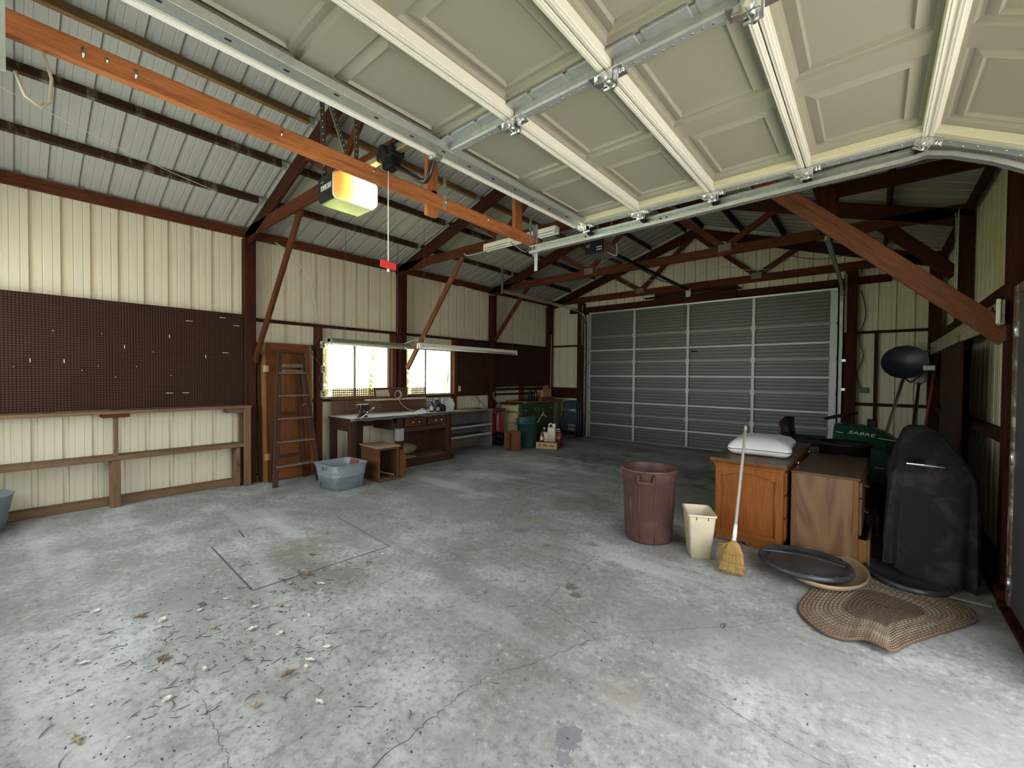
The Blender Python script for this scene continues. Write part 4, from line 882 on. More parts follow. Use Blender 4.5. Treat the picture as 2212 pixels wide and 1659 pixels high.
# ---------------------------------------------------------------- open nightstand with a leaning scalloped board
M['ns'] = wood('brown_nightstand_laminate', (0.125, 0.060, 0.027), (0.08, 0.038, 0.018), scale=0.7, rough=0.45, knots=False)
M['nst'] = wood('scuffed_pale_top', (0.34, 0.23, 0.135), (0.25, 0.165, 0.095), rough=0.5)
t = thing('nightstand', 'empty open-fronted brown nightstand beside the wash tub', 'nightstand', (-5.46, 3.47, 0.0), -0.05)
w, dpt, h = 0.165, 0.245, 0.475                                        # half width (y), half depth (x)
box(-dpt, dpt, -w, -w + 0.016, 0.004, h).build('side_panel', M['ns'], t, False); box(-dpt, dpt, w - 0.016, w, 0.004, h).build('side_panel', M['ns'], t, False)
box(-dpt, -dpt + 0.01, -w + 0.016, w - 0.016, 0.02, h).build('back_panel', M['frame'], t, False)
box(-dpt - 0.01, dpt + 0.02, -w - 0.02, w + 0.02, h, h + 0.022, 0.006).build('top', M['nst'], t, False); box(-dpt, dpt + 0.005, -w - 0.006, w + 0.006, h - 0.028, h, 0.004).build('top_moulding', M['ns'], t, False)
box(dpt - 0.015, dpt, -w + 0.016, w - 0.016, 0.004, 0.05).build('front_rail', M['ns'], t, False); box(-dpt + .02, dpt - .02, -w + 0.016, w - 0.016, 0.05, 0.06).build('bottom_panel', M['ns'], t, False)
box(dpt - 0.025, dpt, -w + 0.016, -w + 0.032, 0.05, h - 0.03).build('face_stile', M['ns'], t, False); box(dpt - 0.025, dpt, w - 0.034, w - 0.016, 0.05, h - 0.03).build('face_stile', M['ns'], t, False)
MB().beam((-0.15, -0.02, 0.10), (0.235, 0.09, 0.075), 0.015, 0.02).build('drawer_runner', M['nst'], t, False)
b = MB(); pf = [(0, 0.0), (0, 0.40), (0.10, 0.40), (0.11, 0.36), (0.12, 0.33), (0.15, 0.30), (0.165, 0.28), (0.15, 0.24), (0.15, 0.10), (0.13, 0.08), (0.12, 0.05), (0.12, 0.0)]
b.prism([(-5.25, 3.66 + y * 0.75, 0.03 + z * 0.95) for y, z in pf], (-0.018, 0, 0)); o = b.build('scalloped_board', M['doorw']); tag(o, 'curved-edge brown board standing against the right side of the nightstand', 'board')

# ---------------------------------------------------------------- workbench
M['bench'] = wood('dark_workbench_wood', (0.062, 0.030, 0.018), (0.032, 0.016, 0.010), rough=0.5)
M['bench2'] = wood('reddish_bench_apron', (0.095, 0.040, 0.022), (0.055, 0.024, 0.014), rough=0.45)
M['mat'] = paint('glossy_black_bench_mat', (0.10, 0.10, 0.095), 0.30, 0, 0.3, 8, spec=0.8); M['topl'] = paint('pale_worn_bench_sheet', (0.76, 0.74, 0.68), 0.3, 0, 0.1, 5, dirt=(0.45, 0.4, 0.32), dirt_amt=0.3); M['tape'] = paint('silver_duct_tape', (0.62, 0.62, 0.62), 0.3, 0.6, 0.2, 30)
t = thing('workbench', 'old dark wooden workbench with two drawers under the windows', 'workbench', (-6.1, 4.2, 0.0))
box(-6.46, -5.80, 3.20, 5.16, 0.825, 0.85, 0.004).build('top_planks', M['bench'], t); box(-6.455, -5.79, 3.205, 5.155, 0.8572, 0.8592, 0.0005).build('worn_top_sheet', M['topl'], t)
b = MB(); n = 26; rings = []
for i in range(n + 1):
    y = 3.19 + 1.98 * i / n; wv = 0.008 * math.sin(i * 1.3) + 0.006 * math.sin(i * 0.53 + 1)
    rings.append([(-6.46, y, 0.8505), (-6.46, y, 0.857), (-5.80 + wv, y, 0.8565 + wv * .25), (-5.772 + wv, y, 0.845 + wv * .3), (-5.768 + wv, y, 0.812 + wv), (-5.776 + wv, y, 0.812 + wv), (-5.781, y, 0.842), (-5.80, y, 0.8505)])
b.loft(rings); b.build('bench_mat', M['mat'], t)
for a in ((-5.89, -5.81, 3.20, 3.28, 0.001, 0.825), (-6.45, -6.37, 3.22, 3.30, 0.001, 0.825), (-6.45, -6.37, 3.62, 3.74, 0.001, 0.825), (-5.88, -5.80, 4.02, 4.12, 0.001, 0.825), (-5.88, -5.80, 5.06, 5.15, 0.001, 0.825), (-6.45, -6.37, 4.80, 4.92, 0.001, 0.825), (-6.45, -6.37, 5.07, 5.15, 0.001, 0.825)): box(*a).build('leg', M['bench'], t)
box(-6.37, -5.89, 3.22, 3.245, 0.66, 0.825).build('side_apron', M['bench'], t); box(-5.86, -5.83, 3.28, 3.33, 0.64, 0.825).build('corner_block', M['bench'], t); box(-6.42, -5.88, 3.95, 3.98, 0.62, 0.825).build('side_apron', M['bench'], t)
box(-6.40, -6.37, 3.30, 4.80, 0.66, 0.80).build('back_apron', M['bench'], t); box(-5.865, -5.825, 4.12, 5.06, 0.57, 0.645).build('front_apron', M['bench2'], t); box(-6.42, -6.40, 4.45, 5.07, 0.12, 0.825).build('back_panel', M['bench'], t)
for y0, y1 in ((4.16, 4.60), (4.64, 5.04)):
    d = box(-5.85, -5.815, y0, y1, 0.655, 0.80, 0.004).build('drawer', M['bench2'], t)
    for yk in (y0 + 0.15, y0 + 0.28):
        MB().lathe([(0.008, 0), (0.008, 0.012), (0.018, 0.018), (0.018, 0.026), (0.006, 0.03)], (-5.815, yk, 0.725), 12, cap1=True, M=Matrix(((0, 0, 1), (0, 1, 0), (-1, 0, 0)))).build('knob', M['steel'], d)
box(-6.42, -5.80, 4.0, 5.18, 0.105, 0.13).build('bottom_shelf', M['oldwood'], t); box(-5.83, -5.775, 4.0, 5.19, 0.001, 0.125).build('kick_board', M['bench'], t); box(-6.37, -5.88, 5.10, 5.13, 0.13, 0.60).build('end_panel', M['bench'], t)
b = MB(); b.box(-5.887, -5.794, 4.013, 4.127, 0.44, 0.64, 0.003); b.build('tape_wrap', M['tape'], t)
b = perforated(-6.50, 3.27, 4.70, 0.86, 1.285, 0.034, 0.0165, lambda y, z: (y > 4.22) or (y > 3.92 and z > 1.13 and y < 4.22 and z > 1.15 and y > 4.02))
b2 = perforated(-6.50, 4.77, 5.13, 0.86, 1.285, 0.034, 0.015, lambda y, z: z < 1.14)
o = b.build('back_board', M['peg2'], t); b2.build('back_board', M['peg2'], t); box(-6.504, -6.50, 4.70, 4.77, 0.86, 1.09, 0.001).build('back_board', M['peg2'], t)
box(-6.499, -6.36, 3.84, 5.03, 1.07, 1.095, 0.003).build('narrow_shelf', M['pale'], t)
MB().poly([(-6.495, 4.06, 1.14), (-6.495, 4.33, 1.13), (-6.495, 4.29, 1.25), (-6.495, 4.04, 1.24)]).build('torn_paper', paint('old_torn_paper', (0.45, 0.38, 0.24), 0.8, 0, 0.2, 20), t)
# lower items beneath
M['sack'] = paint('brown_sackcloth', (0.20, 0.15, 0.10), 0.9, 0, 0.3, 12)
o = MB().sphere((-6.20, 4.45, 0.225), 0.13, 0.22, 0.095, 16, 9).build('cloth_sack', M['sack']); tag(o, 'slumped brown sack on the bottom shelf of the workbench', 'sack')
tag(box(-6.05, -5.86, 4.16, 4.42, 0.131, 0.139, 0.002).build('pale_sheet', M['pale']), 'pale flat offcut lying on the workbench bottom shelf', 'offcut')

# vise
M['vise'] = paint('dark_brown_vise_paint', (0.05, 0.028, 0.025), 0.4, 0.3, 0.3, 20)
t = thing('bench_vise', 'dark bench vise with a steel handle on the left end of the workbench', 'vise', (-5.95, 3.48, 0.860))
b = MB(); b.lathe([(0.075, 0.0), (0.075, 0.018), (0.055, 0.03), (0.05, 0.05)], (0, 0, 0), 18, cap1=True); b.build('swivel_base', M['vise'], t, False)
b = MB(); b.box(-0.10, 0.02, -0.06, 0.06, 0.04, 0.165, 0.012); b.box(-0.06, 0.0, -0.085, 0.085, 0.13, 0.19, 0.008); b.build('body', M['vise'], t, False)
b = MB(); b.box(0.035, 0.09, -0.085, 0.085, 0.11, 0.19, 0.008); b.box(0.02, 0.11, -0.04, 0.04, 0.05, 0.12, 0.008); b.build('moving_jaw', M['vise'], t, False)
box(0.0, 0.035, -0.085, 0.085, 0.19, 0.197, 0.002).build('jaw_plate', M['steel'], t, False)
b = MB(); b.cyl((0.10, 0.0, 0.08), (0.17, 0.0, 0.08), 0.016, 12); b.build('screw', M['steel'], t, False)
b = MB(); a = Vector((0.165, -0.12, 0.0)); c = Vector((0.165, 0.09, 0.14)); b.tube([a, c], 0.007, 8); b.sphere(a, 0.013, 0.013, 0.013, 10, 6); b.sphere(c, 0.013, 0.013, 0.013, 10, 6); b.build('handle_bar', M['steel'], t, False)
# jug, bottles, rag, cord, packet on the bench
M['navy'] = paint('dark_blue_bottle', (0.02, 0.025, 0.12), 0.3, 0, 0.1, 10); M['olive'] = paint('dark_green_jug', (0.045, 0.055, 0.035), 0.35, 0, 0.15, 10); M['tan'] = paint('tan_paper_label', (0.55, 0.38, 0.22), 0.6)
def bottle(label, x, y, z, r, h, mat, capm, lab=None, nm='bottle', handle=False):
    t = thing(nm, label, 'bottle', (x, y, z)); b = MB()
    b.lathe([(r * .92, 0.001), (r, 0.008), (r, h * .62), (r * .85, h * .74), (r * .38, h * .86), (r * .36, h * .92)], (0, 0, 0), 18, cap1=True); b.build('body', mat, t, False)
    b = MB(); b.lathe([(r * .45, h * .90), (r * .45, h), (r * .40, h * 1.005)], (0, 0, 0), 14, cap1=True); b.build('cap', capm, t, False)
    if lab:
        b = MB()
        a0 = math.atan2(-y, -x)
        ring = [[(math.cos(a0 - 0.8 + 1.6 * j / 6) * (r + .0012), math.sin(a0 - 0.8 + 1.6 * j / 6) * (r + .0012), zz) for j in range(7)] for zz in (h * .15, h * .5)]
        b.loft(ring, False, False, True, False); b.build('label', lab, t, False)
    if handle: MB().tube([(r * .3, 0, h * .84), (r * .9, 0, h * .86), (r * 1.15, 0, h * .7), (r * .97, 0, h * .5)], r * .14, 8).build('handle', mat, t, False)
    return t
bottle('blue bottle with a tan label on the workbench, left of the dark jug', -5.93, 4.80, 0.860, 0.042, 0.20, M['navy'], M['navy'], M['tan'])
bottle('large dark green jug at the back of the workbench group', -6.06, 5.02, 0.860, 0.085, 0.215, M['olive'], M['olive'], None, 'jug', True)
bottle('small dark bottle with a grey label in the middle of the workbench group', -5.90, 4.92, 0.860, 0.040, 0.16, M['black'], M['black'], M['dust'])
bottle('squat black bottle nearest the right end of the workbench', -5.93, 5.06, 0.860, 0.055, 0.135, M['black'], M['black'])
M['pack'] = paint('white_plastic_packet', (0.80, 0.80, 0.80), 0.35, 0, 0.05, 20, dirt=(0.10, 0.11, 0.13), dirt_amt=0.8, ds=8)
b = MB()
b.loft([[(-6.17, 5.25, 0.813), (-6.14, 5.25, 0.813), (-6.14, 5.50, 0.813), (-6.17, 5.50, 0.813)], [(-6.19, 5.25, 0.95), (-6.12, 5.25, 0.95), (-6.115, 5.51, 0.95), (-6.19, 5.50, 0.95)], [(-6.185, 5.235, 1.065), (-6.175, 5.235, 1.065), (-6.175, 5.505, 1.062), (-6.185, 5.505, 1.062)]], smooth=False)
M['rag'] = paint('grey_white_rag', (0.52, 0.50, 0.53), 0.9, 0, 0.3, 25)
ob = b.build('plastic_packet', M['pack']); tag(ob, 'white plastic packet standing up where the bench meets the grey cabinet', 'packet')
def rag(label, c, rx, ry, h, mat):
    b = MB(); n = 22; k = 9; rings = []
    for i in range(k + 1):
        f = i / k; ring = []
        for j in range(n):
            a = 2 * PI * j / n; r = (1 - f) * (1 + 0.22 * math.sin(3 * a + 1) + 0.12 * math.sin(7 * a)); z = h * f ** 0.6 * (1 + 0.35 * math.sin(5 * a + f * 6)) * 0.8
            ring.append((c[0] + r * rx * math.cos(a), c[1] + r * ry * math.sin(a), c[2] + max(0.001, z)))
        rings.append(ring)
    b.loft(rings); return b
tag(rag('', (-5.93, 4.60, 0.860), 0.08, 0.16, 0.075, 0).build('crumpled_rag', M['rag']), 'crumpled grey-white rag on the workbench left of the blue bottle', 'rag')
t = thing('cord_coil', 'loose coil of pale cord hanging over the narrow bench shelf', 'cord', (-6.40, 4.42, 1.10))
b = MB()
for k in range(3): b.tube([(-6.40 + 0.012 * k, 4.42 + (0.055 + .008 * k) * math.cos(a), 1.165 + (0.06 + .006 * k) * math.sin(a)) for a in [2 * PI * j / 18 for j in range(18)]], 0.005, 6, closed=True)
b.build('coil', M['pale'], t); MB().tube([(-6.37, 4.42, 1.10), (-6.34, 4.43, 1.03), (-6.32, 4.47, 0.97), (-6.28, 4.56, 0.90), (-6.2, 4.68, 0.866)], 0.005, 6).build('trailing_end', M['pale'], t)
MB().tube([(-6.345, 4.46, 1.09), (-6.34, 4.475, 0.98), (-6.38, 4.47, 0.863)], 0.004, 6).build('trailing_end', M['chord'], t)

# ---------------------------------------------------------------- grey open cabinet
M['gcab'] = paint('dull_grey_cabinet', (0.14, 0.135, 0.115), 0.6, 0.1, 0.15, 6, dirt=(0.09, 0.075, 0.055), dirt_amt=0.6); M['gedge'] = paint('chipped_pale_shelf_edge', (0.42, 0.42, 0.38), 0.6, 0.1, 0.2, 14, dirt=(0.2, 0.16, 0.1), dirt_amt=0.8, ds=10)
t = thing('shelf_cabinet', 'low grey open shelf cabinet continuing right of the workbench', 'cabinet', (-6.35, 5.9, 0.0))
box(-6.57, -6.13, 5.19, 6.60, 0.785, 0.812).build('top', M['nst'], t); box(-6.57, -6.14, 6.575, 6.60, 0.002, 0.785).build('side_panel', M['gcab'], t); box(-6.57, -6.14, 5.19, 5.215, 0.002, 0.785).build('side_panel', M['gcab'], t); box(-6.57, -6.555, 5.215, 6.575, 0.002, 0.785).build('back_panel', M['gcab'], t)
for z in (0.49, 0.30):
    s = box(-6.555, -6.16, 5.215, 6.575, z - 0.012, z).build('shelf', M['gcab'], t); box(-6.16, -6.142, 5.215, 6.575, z - 0.02, z + 0.02, 0.003).build('shelf_lip', M['gedge'], s)
box(-6.17, -6.145, 5.88, 5.905, 0.20, 0.30).build('shelf_clip', M['rust'], t)
tag(MB().tube([(-6.3, 6.2, 0.822), (-6.25, 6.32, 0.822), (-6.3, 6.42, 0.822), (-6.38, 6.36, 0.822)], 0.009, 6).build('hose_scrap', M['wire_d']), 'dark curl of hose lying on top of the grey cabinet', 'hose')

# ---------------------------------------------------------------- outlets and cables on the walls
for y, z, lb in ((3.16, 1.97, 'top yellowed junction box on the stud left of the window'), (3.16, 1.59, 'middle yellowed junction box on the stud left of the window'), (3.16, 1.20, 'lowest yellowed junction box on the stud left of the window')):
    t = thing('junction_box', lb, 'junction box', (-6.57, y, z), group='junction boxes left of the window'); box(-6.59, -6.545, y - 0.035, y + 0.035, z - 0.055, z + 0.055, 0.006).build('cover', M['outlet'], t)
    for e in (-0.02, 0.02): box(-6.546, -6.543, y - 0.012, y + 0.012, z + e - 0.012, z + e + 0.012, 0.0005).build('socket', M['hole'], t)
t = thing('wall_outlet', 'pale outlet plate on the pegboard right of the right window', 'outlet', (-6.58, 6.06, 1.23)); box(-6.584, -6.572, 6.03, 6.09, 1.18, 1.29, 0.004).build('plate', M['outlet'], t); box(-6.573, -6.570, 6.045, 6.075, 1.21, 1.26, 0.001).build('socket', M['tan'], t)
def cable(label, pts, r, mat, nm='cable'): return tag(MB().tube(pts, r, 6).build(nm, mat), label, 'cable')
def smooth(pts, k=6):
    P = [Vector(p) for p in pts]; out = []
    for i in range(len(P) - 1):
        a = P[max(i - 1, 0)]; b_ = P[i]; c = P[i + 1]; d = P[min(i + 2, len(P) - 1)]
        for j in range(k):
            s = j / k; out.append(0.5 * (2 * b_ + (c - a) * s + (2 * a - 5 * b_ + 4 * c - d) * s * s + (3 * b_ - a - 3 * c + d) * s ** 3))
    return out + [P[-1]]
cable('dark cable running between the junction boxes on the left stud', smooth([(-6.54, 3.10, 2.10), (-6.56, 3.05, 2.0), (-6.55, 2.98, 1.85), (-6.53, 3.06, 1.70), (-6.54, 3.13, 1.60), (-6.53, 3.08, 1.45), (-6.53, 3.12, 1.30), (-6.54, 3.14, 1.22)]), 0.006, M['wire_d'])
cable('thin cable looping from the top junction box to the varnished door', smooth([(-6.54, 3.13, 1.97), (-6.53, 3.06, 1.93), (-6.55, 2.98, 1.95), (-6.57, 2.92, 1.93)]), 0.006, M['wire_d'])
cable('pale cable arcing down the cream wall above the varnished door', smooth([(-6.62, 2.45, 3.42), (-6.60, 2.65, 3.30), (-6.62, 2.95, 3.0), (-6.64, 3.07, 2.6), (-6.64, 3.09, 2.29)]), 0.007, M['wire_w'])
cable('pale cord draped from the window brace to the long strip light', smooth([(-6.45, 4.45, 2.02), (-6.2, 4.6, 2.12), (-6.05, 4.62, 2.12), (-5.9, 4.62, 2.18), (-5.75, 4.5, 2.14), (-5.55, 4.35, 2.03)]), 0.006, M['wire_w'])
cable('pale wire strung along the second truss near the orange beam end', smooth([(-2.60, 3.0, 2.75), (-3.1, 3.9, 2.95), (-3.55, 4.53, 3.34), (-3.8, 4.54, 3.345), (-4.35, 4.54, 3.34), (-4.75, 4.54, 3.34), (-4.85, 4.54, 3.39)]), 0.006, M['wire_w'])
cable('thin white cord hanging across the nearest roof purlins at the left', smooth([(-5.25, -0.5, 3.88), (-5.45, 0.2, 3.75), (-5.65, 0.85, 3.66), (-5.96, 1.6, 3.655)]), 0.004, M['wire_w'])
cable('cable running down the far left corner post', smooth([(-6.515, 9.27, 2.6), (-6.515, 9.26, 2.0), (-6.515, 9.265, 1.6), (-6.515, 9.255, 0.95)]), 0.006, M['wire_w'])
cable('pale cable along the top of the wall near the far posts', smooth([(-6.56, 5.9, 2.3), (-6.55, 5.9, 3.1), (-6.53, 5.95, 3.33), (-6.5, 6.3, 3.33), (-6.48, 6.9, 3.30), (-6.48, 7.6, 3.32), (-6.5, 8.3, 3.30), (-6.5, 9.1, 3.32)]), 0.007, M['wire_w'])
cable('thin wires sagging across the cream back gable', smooth([(-5.6, 9.27, 3.52), (-4.6, 9.26, 3.60), (-4.1, 9.26, 3.72), (-3.4, 9.26, 3.56), (-2.9, 9.26, 3.52)]), 0.005, M['wire_w'])
cable('looping wire on the back gable right of the second opener rail', smooth([(-3.2, 9.26, 3.54), (-2.4, 9.26, 3.72), (-1.9, 9.26, 3.60), (-1.3, 9.26, 3.55), (-0.9, 9.26, 3.62)]), 0.005, M['wire_w'])

# ---------------------------------------------------------------- far left corner
M['wred'] = paint('glossy_red_tray', (0.22, 0.015, 0.02), 0.3, 0, 0.2, 6); M['wredt'] = paint('faded_dark_red', (0.13, 0.03, 0.025), 0.55, 0, 0.2, 8)
t = thing('wheelbarrow', 'red wheelbarrow stood on its nose against the wall by the grey cabinet', 'wheelbarrow', (-6.28, 6.82, 0.0))
b = MB()                                                            # tray upright, its bowl turned to the room
def tray(dx, k): return [(-6.33 + dx, 6.82 - 0.20 * k, 0.10), (-6.33 + dx, 6.82 + 0.20 * k, 0.10), (-6.36 + dx, 6.82 + 0.23 * k, 0.74), (-6.36 + dx, 6.82 - 0.23 * k, 0.74)]
b.loft([[(-6.36, 6.66, 0.2), (-6.36, 6.98, 0.2), (-6.38, 6.99, 0.62), (-6.38, 6.65, 0.62)], tray(0.02, 0.93), tray(0.12, 1.12)], cap1=False, smooth=False)
b.build('tray', M['wred'], t); q = tray(0.12, 1.12); MB().tube(q, 0.011, 8, closed=True).build('tray_rim', M['wredt'], t)
box(-6.40, -6.15, 6.60, 7.03, 0.74, 0.80, 0.008).build('tray_nose', M['wredt'], t)
for s, e in ((-1, (-6.45, 6.58, 1.16)), (1, (-6.10, 7.30, 0.62))):
    pass
MB().tube(smooth([(-6.16, 6.95, 0.55), (-6.20, 6.98, 0.78), (-6.30, 6.88, 0.98), (-6.34, 6.84, 1.08), (-6.33, 6.87, 1.16)]), 0.016, 8).build('handle', M['rust'], t)
MB().tube(smooth([(-6.22, 6.62, 0.55), (-6.24, 6.52, 0.82), (-6.38, 6.42, 1.0), (-6.44, 6.40, 1.08)]), 0.016, 8).build('handle', M['rust'], t)
MB().tube(smooth([(-6.20, 6.66, 0.72), (-6.12, 6.95, 0.70), (-6.05, 7.20, 0.72), (-5.92, 7.28, 0.66)]), 0.014, 8).build('leg_brace', M['rust'], t)
b = MB(); b.tube([(-6.20 + 0.13 * math.cos(a), 6.86, 0.135 + 0.13 * math.sin(a)) for a in [2 * PI * j / 20 for j in range(20)]], 0.03, 8, closed=True); b.cyl((-6.20, 6.83, 0.135), (-6.20, 6.89, 0.135), 0.05, 12); b.build('wheel', M['black'], t)
M['boxw'] = wood('reddish_box_board', (0.25, 0.11, 0.055), (0.16, 0.065, 0.035), rough=0.6)
t = thing('wooden_box', 'open reddish wooden box standing on end by the green bin', 'box', (-5.58, 6.58, 0.0), math.radians(-12))
for a in ((-0.12, 0.14, 0.105, 0.12, 0.002, 0.39), (0.125, 0.14, -0.10, 0.105, 0.002, 0.39), (-0.12, -0.105, -0.10, 0.105, 0.002, 0.39), (-0.105, 0.125, -0.10, 0.105, 0.375, 0.39), (-0.105, 0.125, -0.10, 0.105, 0.002, 0.017)): box(*a).build('board', M['boxw'], t, False)
M['ggreen'] = paint('dark_green_plastic', (0.015, 0.055, 0.045), 0.45, 0, 0.15, 6); M['gcabp'] = paint('dark_green_cabinet_paint', (0.030, 0.060, 0.025), 0.5, 0, 0.15, 5)
t = thing('garbage_bin', 'dark green plastic bin stuffed with sticks in front of the green cabinet', 'bin', (-5.62, 7.16, 0.0))
b = MB(); b.lathe([(0.20, 0.003), (0.205, 0.03), (0.235, 0.50), (0.25, 0.505), (0.25, 0.525), (0.232, 0.525), (0.20, 0.03)], (0, 0, 0), 28, cap1=True); b.build('body', M['ggreen'], t, False)
MB().loft([[(-0.20, -0.12, 0.5), (-0.05, -0.21, 0.5), (0.12, -0.18, 0.5), (0.2, -0.02, 0.5)], [(-0.22, -0.13, 0.60), (-0.06, -0.16, 0.63), (0.10, -0.02, 0.66), (0.16, 0.1, 0.66)]], False, False, True, False).build('bag_flap', M['ggreen'], t, False)
for k, (a, c, r) in enumerate((((0.05, 0.05, 0.3), (0.20, 0.30, 0.74), 0.012), ((0.02, 0.0, 0.3), (0.02, 0.16, 0.66), 0.010))):
    o = MB().tube([Vector(a) + t.location, Vector(c) + t.location], r, 6).build('stick', M['pale']); tag(o, ('long pale forked stick poking up right out of the green bin', 'short pale stick standing in the green bin')[k], 'stick')
    if k == 0: MB().tube([Vector((0.17, 0.24, 0.66)) + t.location, Vector((0.25, 0.26, 0.68)) + t.location, Vector((0.27, 0.30, 0.62)) + t.location], 0.008, 6).build('twig', M['pale'], o)
for k, (a, c) in enumerate((((-0.1, -0.1, 0.4), (-0.33, -0.25, 0.50)), ((-0.12, -0.05, 0.42), (-0.28, -0.36, 0.40)))):
    tag(MB().tube([Vector(a) + t.location + Vector((0, 0, .12)), Vector(c) + t.location], 0.010, 6).build('tool_handle', M['rust']), ('dark tool handle slanting out of the green bin to the left', 'lower dark tool handle slanting out of the green bin')[k], 'tool handle')
t = thing('green_cabinet', 'dark green workshop cabinet with a cream side, in the far left corner', 'cabinet', (-6.2, 8.1, 0.0))
M['creamp'] = paint('aged_cream_panel', (0.50, 0.41, 0.22), 0.6, 0, 0.15, 5, dirt=(0.28, 0.2, 0.1), dirt_amt=0.5)
box(-6.52, -5.98, 7.32, 8.62, 0.05, 0.88).build('carcass', M['gcabp'], t); box(-6.50, -6.02, 7.30, 7.322, 0.002, 0.88).build('side_panel', M['creamp'], t)
for y0, y1, z0, z1 in ((7.36, 7.96, 0.12, 0.85), (8.0, 8.58, 0.12, 0.85)):
    d = box(-5.985, -5.965, y0, y1, z0, z1).build('door', M['gcabp'], t)
    for yy, zz in ((y0 + .15, z1 - .12), (y1 - .1, z1 - .1)): MB().sphere((-5.958, yy, zz), 0.014, 0.014, 0.014, 10, 6).build('knob', M['steel'], d)
box(-6.56, -5.93, 7.52, 8.98, 0.885, 0.935).build('worktop', M['oldwood'], t); box(-6.56, -6.05, 6.98 + .2, 7.6, 0.86, 0.90).build('side_ledge', M['chord'], t); box(-6.02, -5.97, 8.86, 8.93, 0.002, 0.885).build('leg', M['gcabp'], t)
box(-6.58, -6.50, 7.16, 8.9, 1.17, 1.225).build('rear_shelf', M['frame'], t)
M['card'] = paint('brown_cardboard', (0.36, 0.20, 0.10), 0.75, 0, 0.1, 8)
t = thing('cardboard_box', 'open brown cardboard box on top of the green cabinet', 'box', (-6.15, 8.45, 1.01))
box(-6.28, -6.04, 8.28, 8.62, 1.012, 1.17, 0.003).build('box_body', M['card'], t)
MB().prism([(-6.04, 8.28, 1.165), (-6.04, 8.47, 1.165), (-6.01, 8.45, 1.29), (-6.01, 8.24, 1.27)], (-0.006, 0, 0)).build('flap', M['card'], t)
MB().prism([(-6.05, 8.46, 1.165), (-6.05, 8.60, 1.165), (-6.12, 8.58, 1.29), (-6.12, 8.47, 1.30)], (-0.006, 0, 0)).build('flap', M['card'], t)
tag(box(-6.38, -5.98, 8.17, 8.70, 0.975, 1.01).build('wooden_plank', M['boxw']), 'upper of two reddish planks under the cardboard box', 'plank')
tag(box(-6.36, -5.99, 8.15, 8.68, 0.936, 0.970).build('wooden_plank', M['boxw']), 'lower of two reddish planks under the cardboard box', 'plank')
bottle('dark bottle standing left of the cardboard box on the green cabinet', -6.2, 7.98, 0.936, 0.05, 0.24, M['black'], M['black'])
bottle('second dark bottle right beside the cardboard box planks', -6.12, 8.09, 0.936, 0.04, 0.26, M['blackm'], M['black'])
# crate with its load
t = thing('wooden_crate', 'shallow pale wooden crate with faded print on its side, jugs standing on it', 'crate', (-5.23, 7.42, 0.0), math.radians(20))
M['crate'] = wood('pale_crate_wood', (0.52, 0.36, 0.17), (0.40, 0.27, 0.12)); hx, hy = 0.225, 0.27
box(-hx, hx, -hy, -hy + 0.014, 0.003, 0.135).build('side_board', M['crate'], t, False); box(-hx, hx, hy - 0.014, hy, 0.003, 0.135).build('side_board', M['crate'], t, False)
box(hx - 0.014, hx, -hy + .014, hy - .014, 0.003, 0.135).build('end_board', M['boxw'], t, False); box(-hx, -hx + 0.014, -hy + .014, hy - .014, 0.003, 0.135).build('end_board', M['boxw'], t, False); box(-hx + .014, hx - .014, -hy + .014, hy - .014, 0.121, 0.135).build('top_board', M['boxw'], t, False)
for x0, x1, z in ((-0.17, -0.12, 0.075), (-0.07, 0.02, 0.075), (0.06, 0.17, 0.068)): box(x0, x1, -hy - 0.001, -hy + 0.002, z - 0.012, z + 0.012, 0.0005).build('faded_print', M['ns'], t, False)
M['jugw'] = paint('translucent_white_plastic', (0.66, 0.58, 0.42), 0.4, 0, 0.06, 6); M['redb'] = paint('red_printed_box', (0.40, 0.06, 0.03), 0.5); M['brownb'] = paint('brown_glass_bottle', (0.10, 0.035, 0.02), 0.25)
def inc(x, y): a = math.radians(20); return (-5.23 + x * math.cos(a) - y * math.sin(a), 7.42 + x * math.sin(a) + y * math.cos(a))
x, y = inc(0.06, -0.06); t = thing('jug', 'pale white plastic jug with a hollow handle, tallest on the crate', 'jug', (x, y, 0.136), math.radians(20))
b = MB(); b.loft([rrect(.085, .06, .02, 0.001), rrect(.085, .06, .02, 0.25), rrect(.08, .05, .02, 0.30)]); b.build('body', M['jugw'], t, False)
MB().tube([(-0.065, 0, 0.29), (-0.06, 0, 0.36), (-0.02, 0, 0.375), (0.02, 0, 0.35), (0.025, 0, 0.29)], 0.018, 8).build('handle', M['jugw'], t, False); b = MB(); b.cyl((0.055, 0, 0.29), (0.055, 0, 0.375), 0.025, 14); b.build('cap', M['white'], t, False)
x, y = inc(-0.07, -0.10); t = thing('can', 'squat cream can left of the tall white jug on the crate', 'can', (x, y, 0.136), math.radians(20))
b = MB(); b.loft([rrect(.065, .045, .012, 0.001), rrect(.065, .045, .012, 0.20)]); b.build('body', M['jugw'], t, False); b = MB(); b.cyl((-.02, 0, 0.20), (-.02, 0, 0.26), 0.022, 12); b.build('spout', M['brownb'], t, False); box(-0.045, 0.0, -0.015, 0.015, 0.26, 0.29).build('cap', M['jugw'], t, False)
x, y = inc(-0.13, -0.17); bottle('small brown bottle with a cream label at the front corner of the crate', x, y, 0.136, 0.042, 0.22, M['brownb'], M['brownb'], M['jugw'])
x, y = inc(-0.15, -0.02); bottle('brown bottle behind the small labelled one on the crate', x, y, 0.136, 0.04, 0.25, M['brownb'], M['brownb'])
x, y = inc(0.17, 0.12); t = thing('product_box', 'red and black printed box at the right end of the crate', 'box', (x, y, 0.136), math.radians(20))
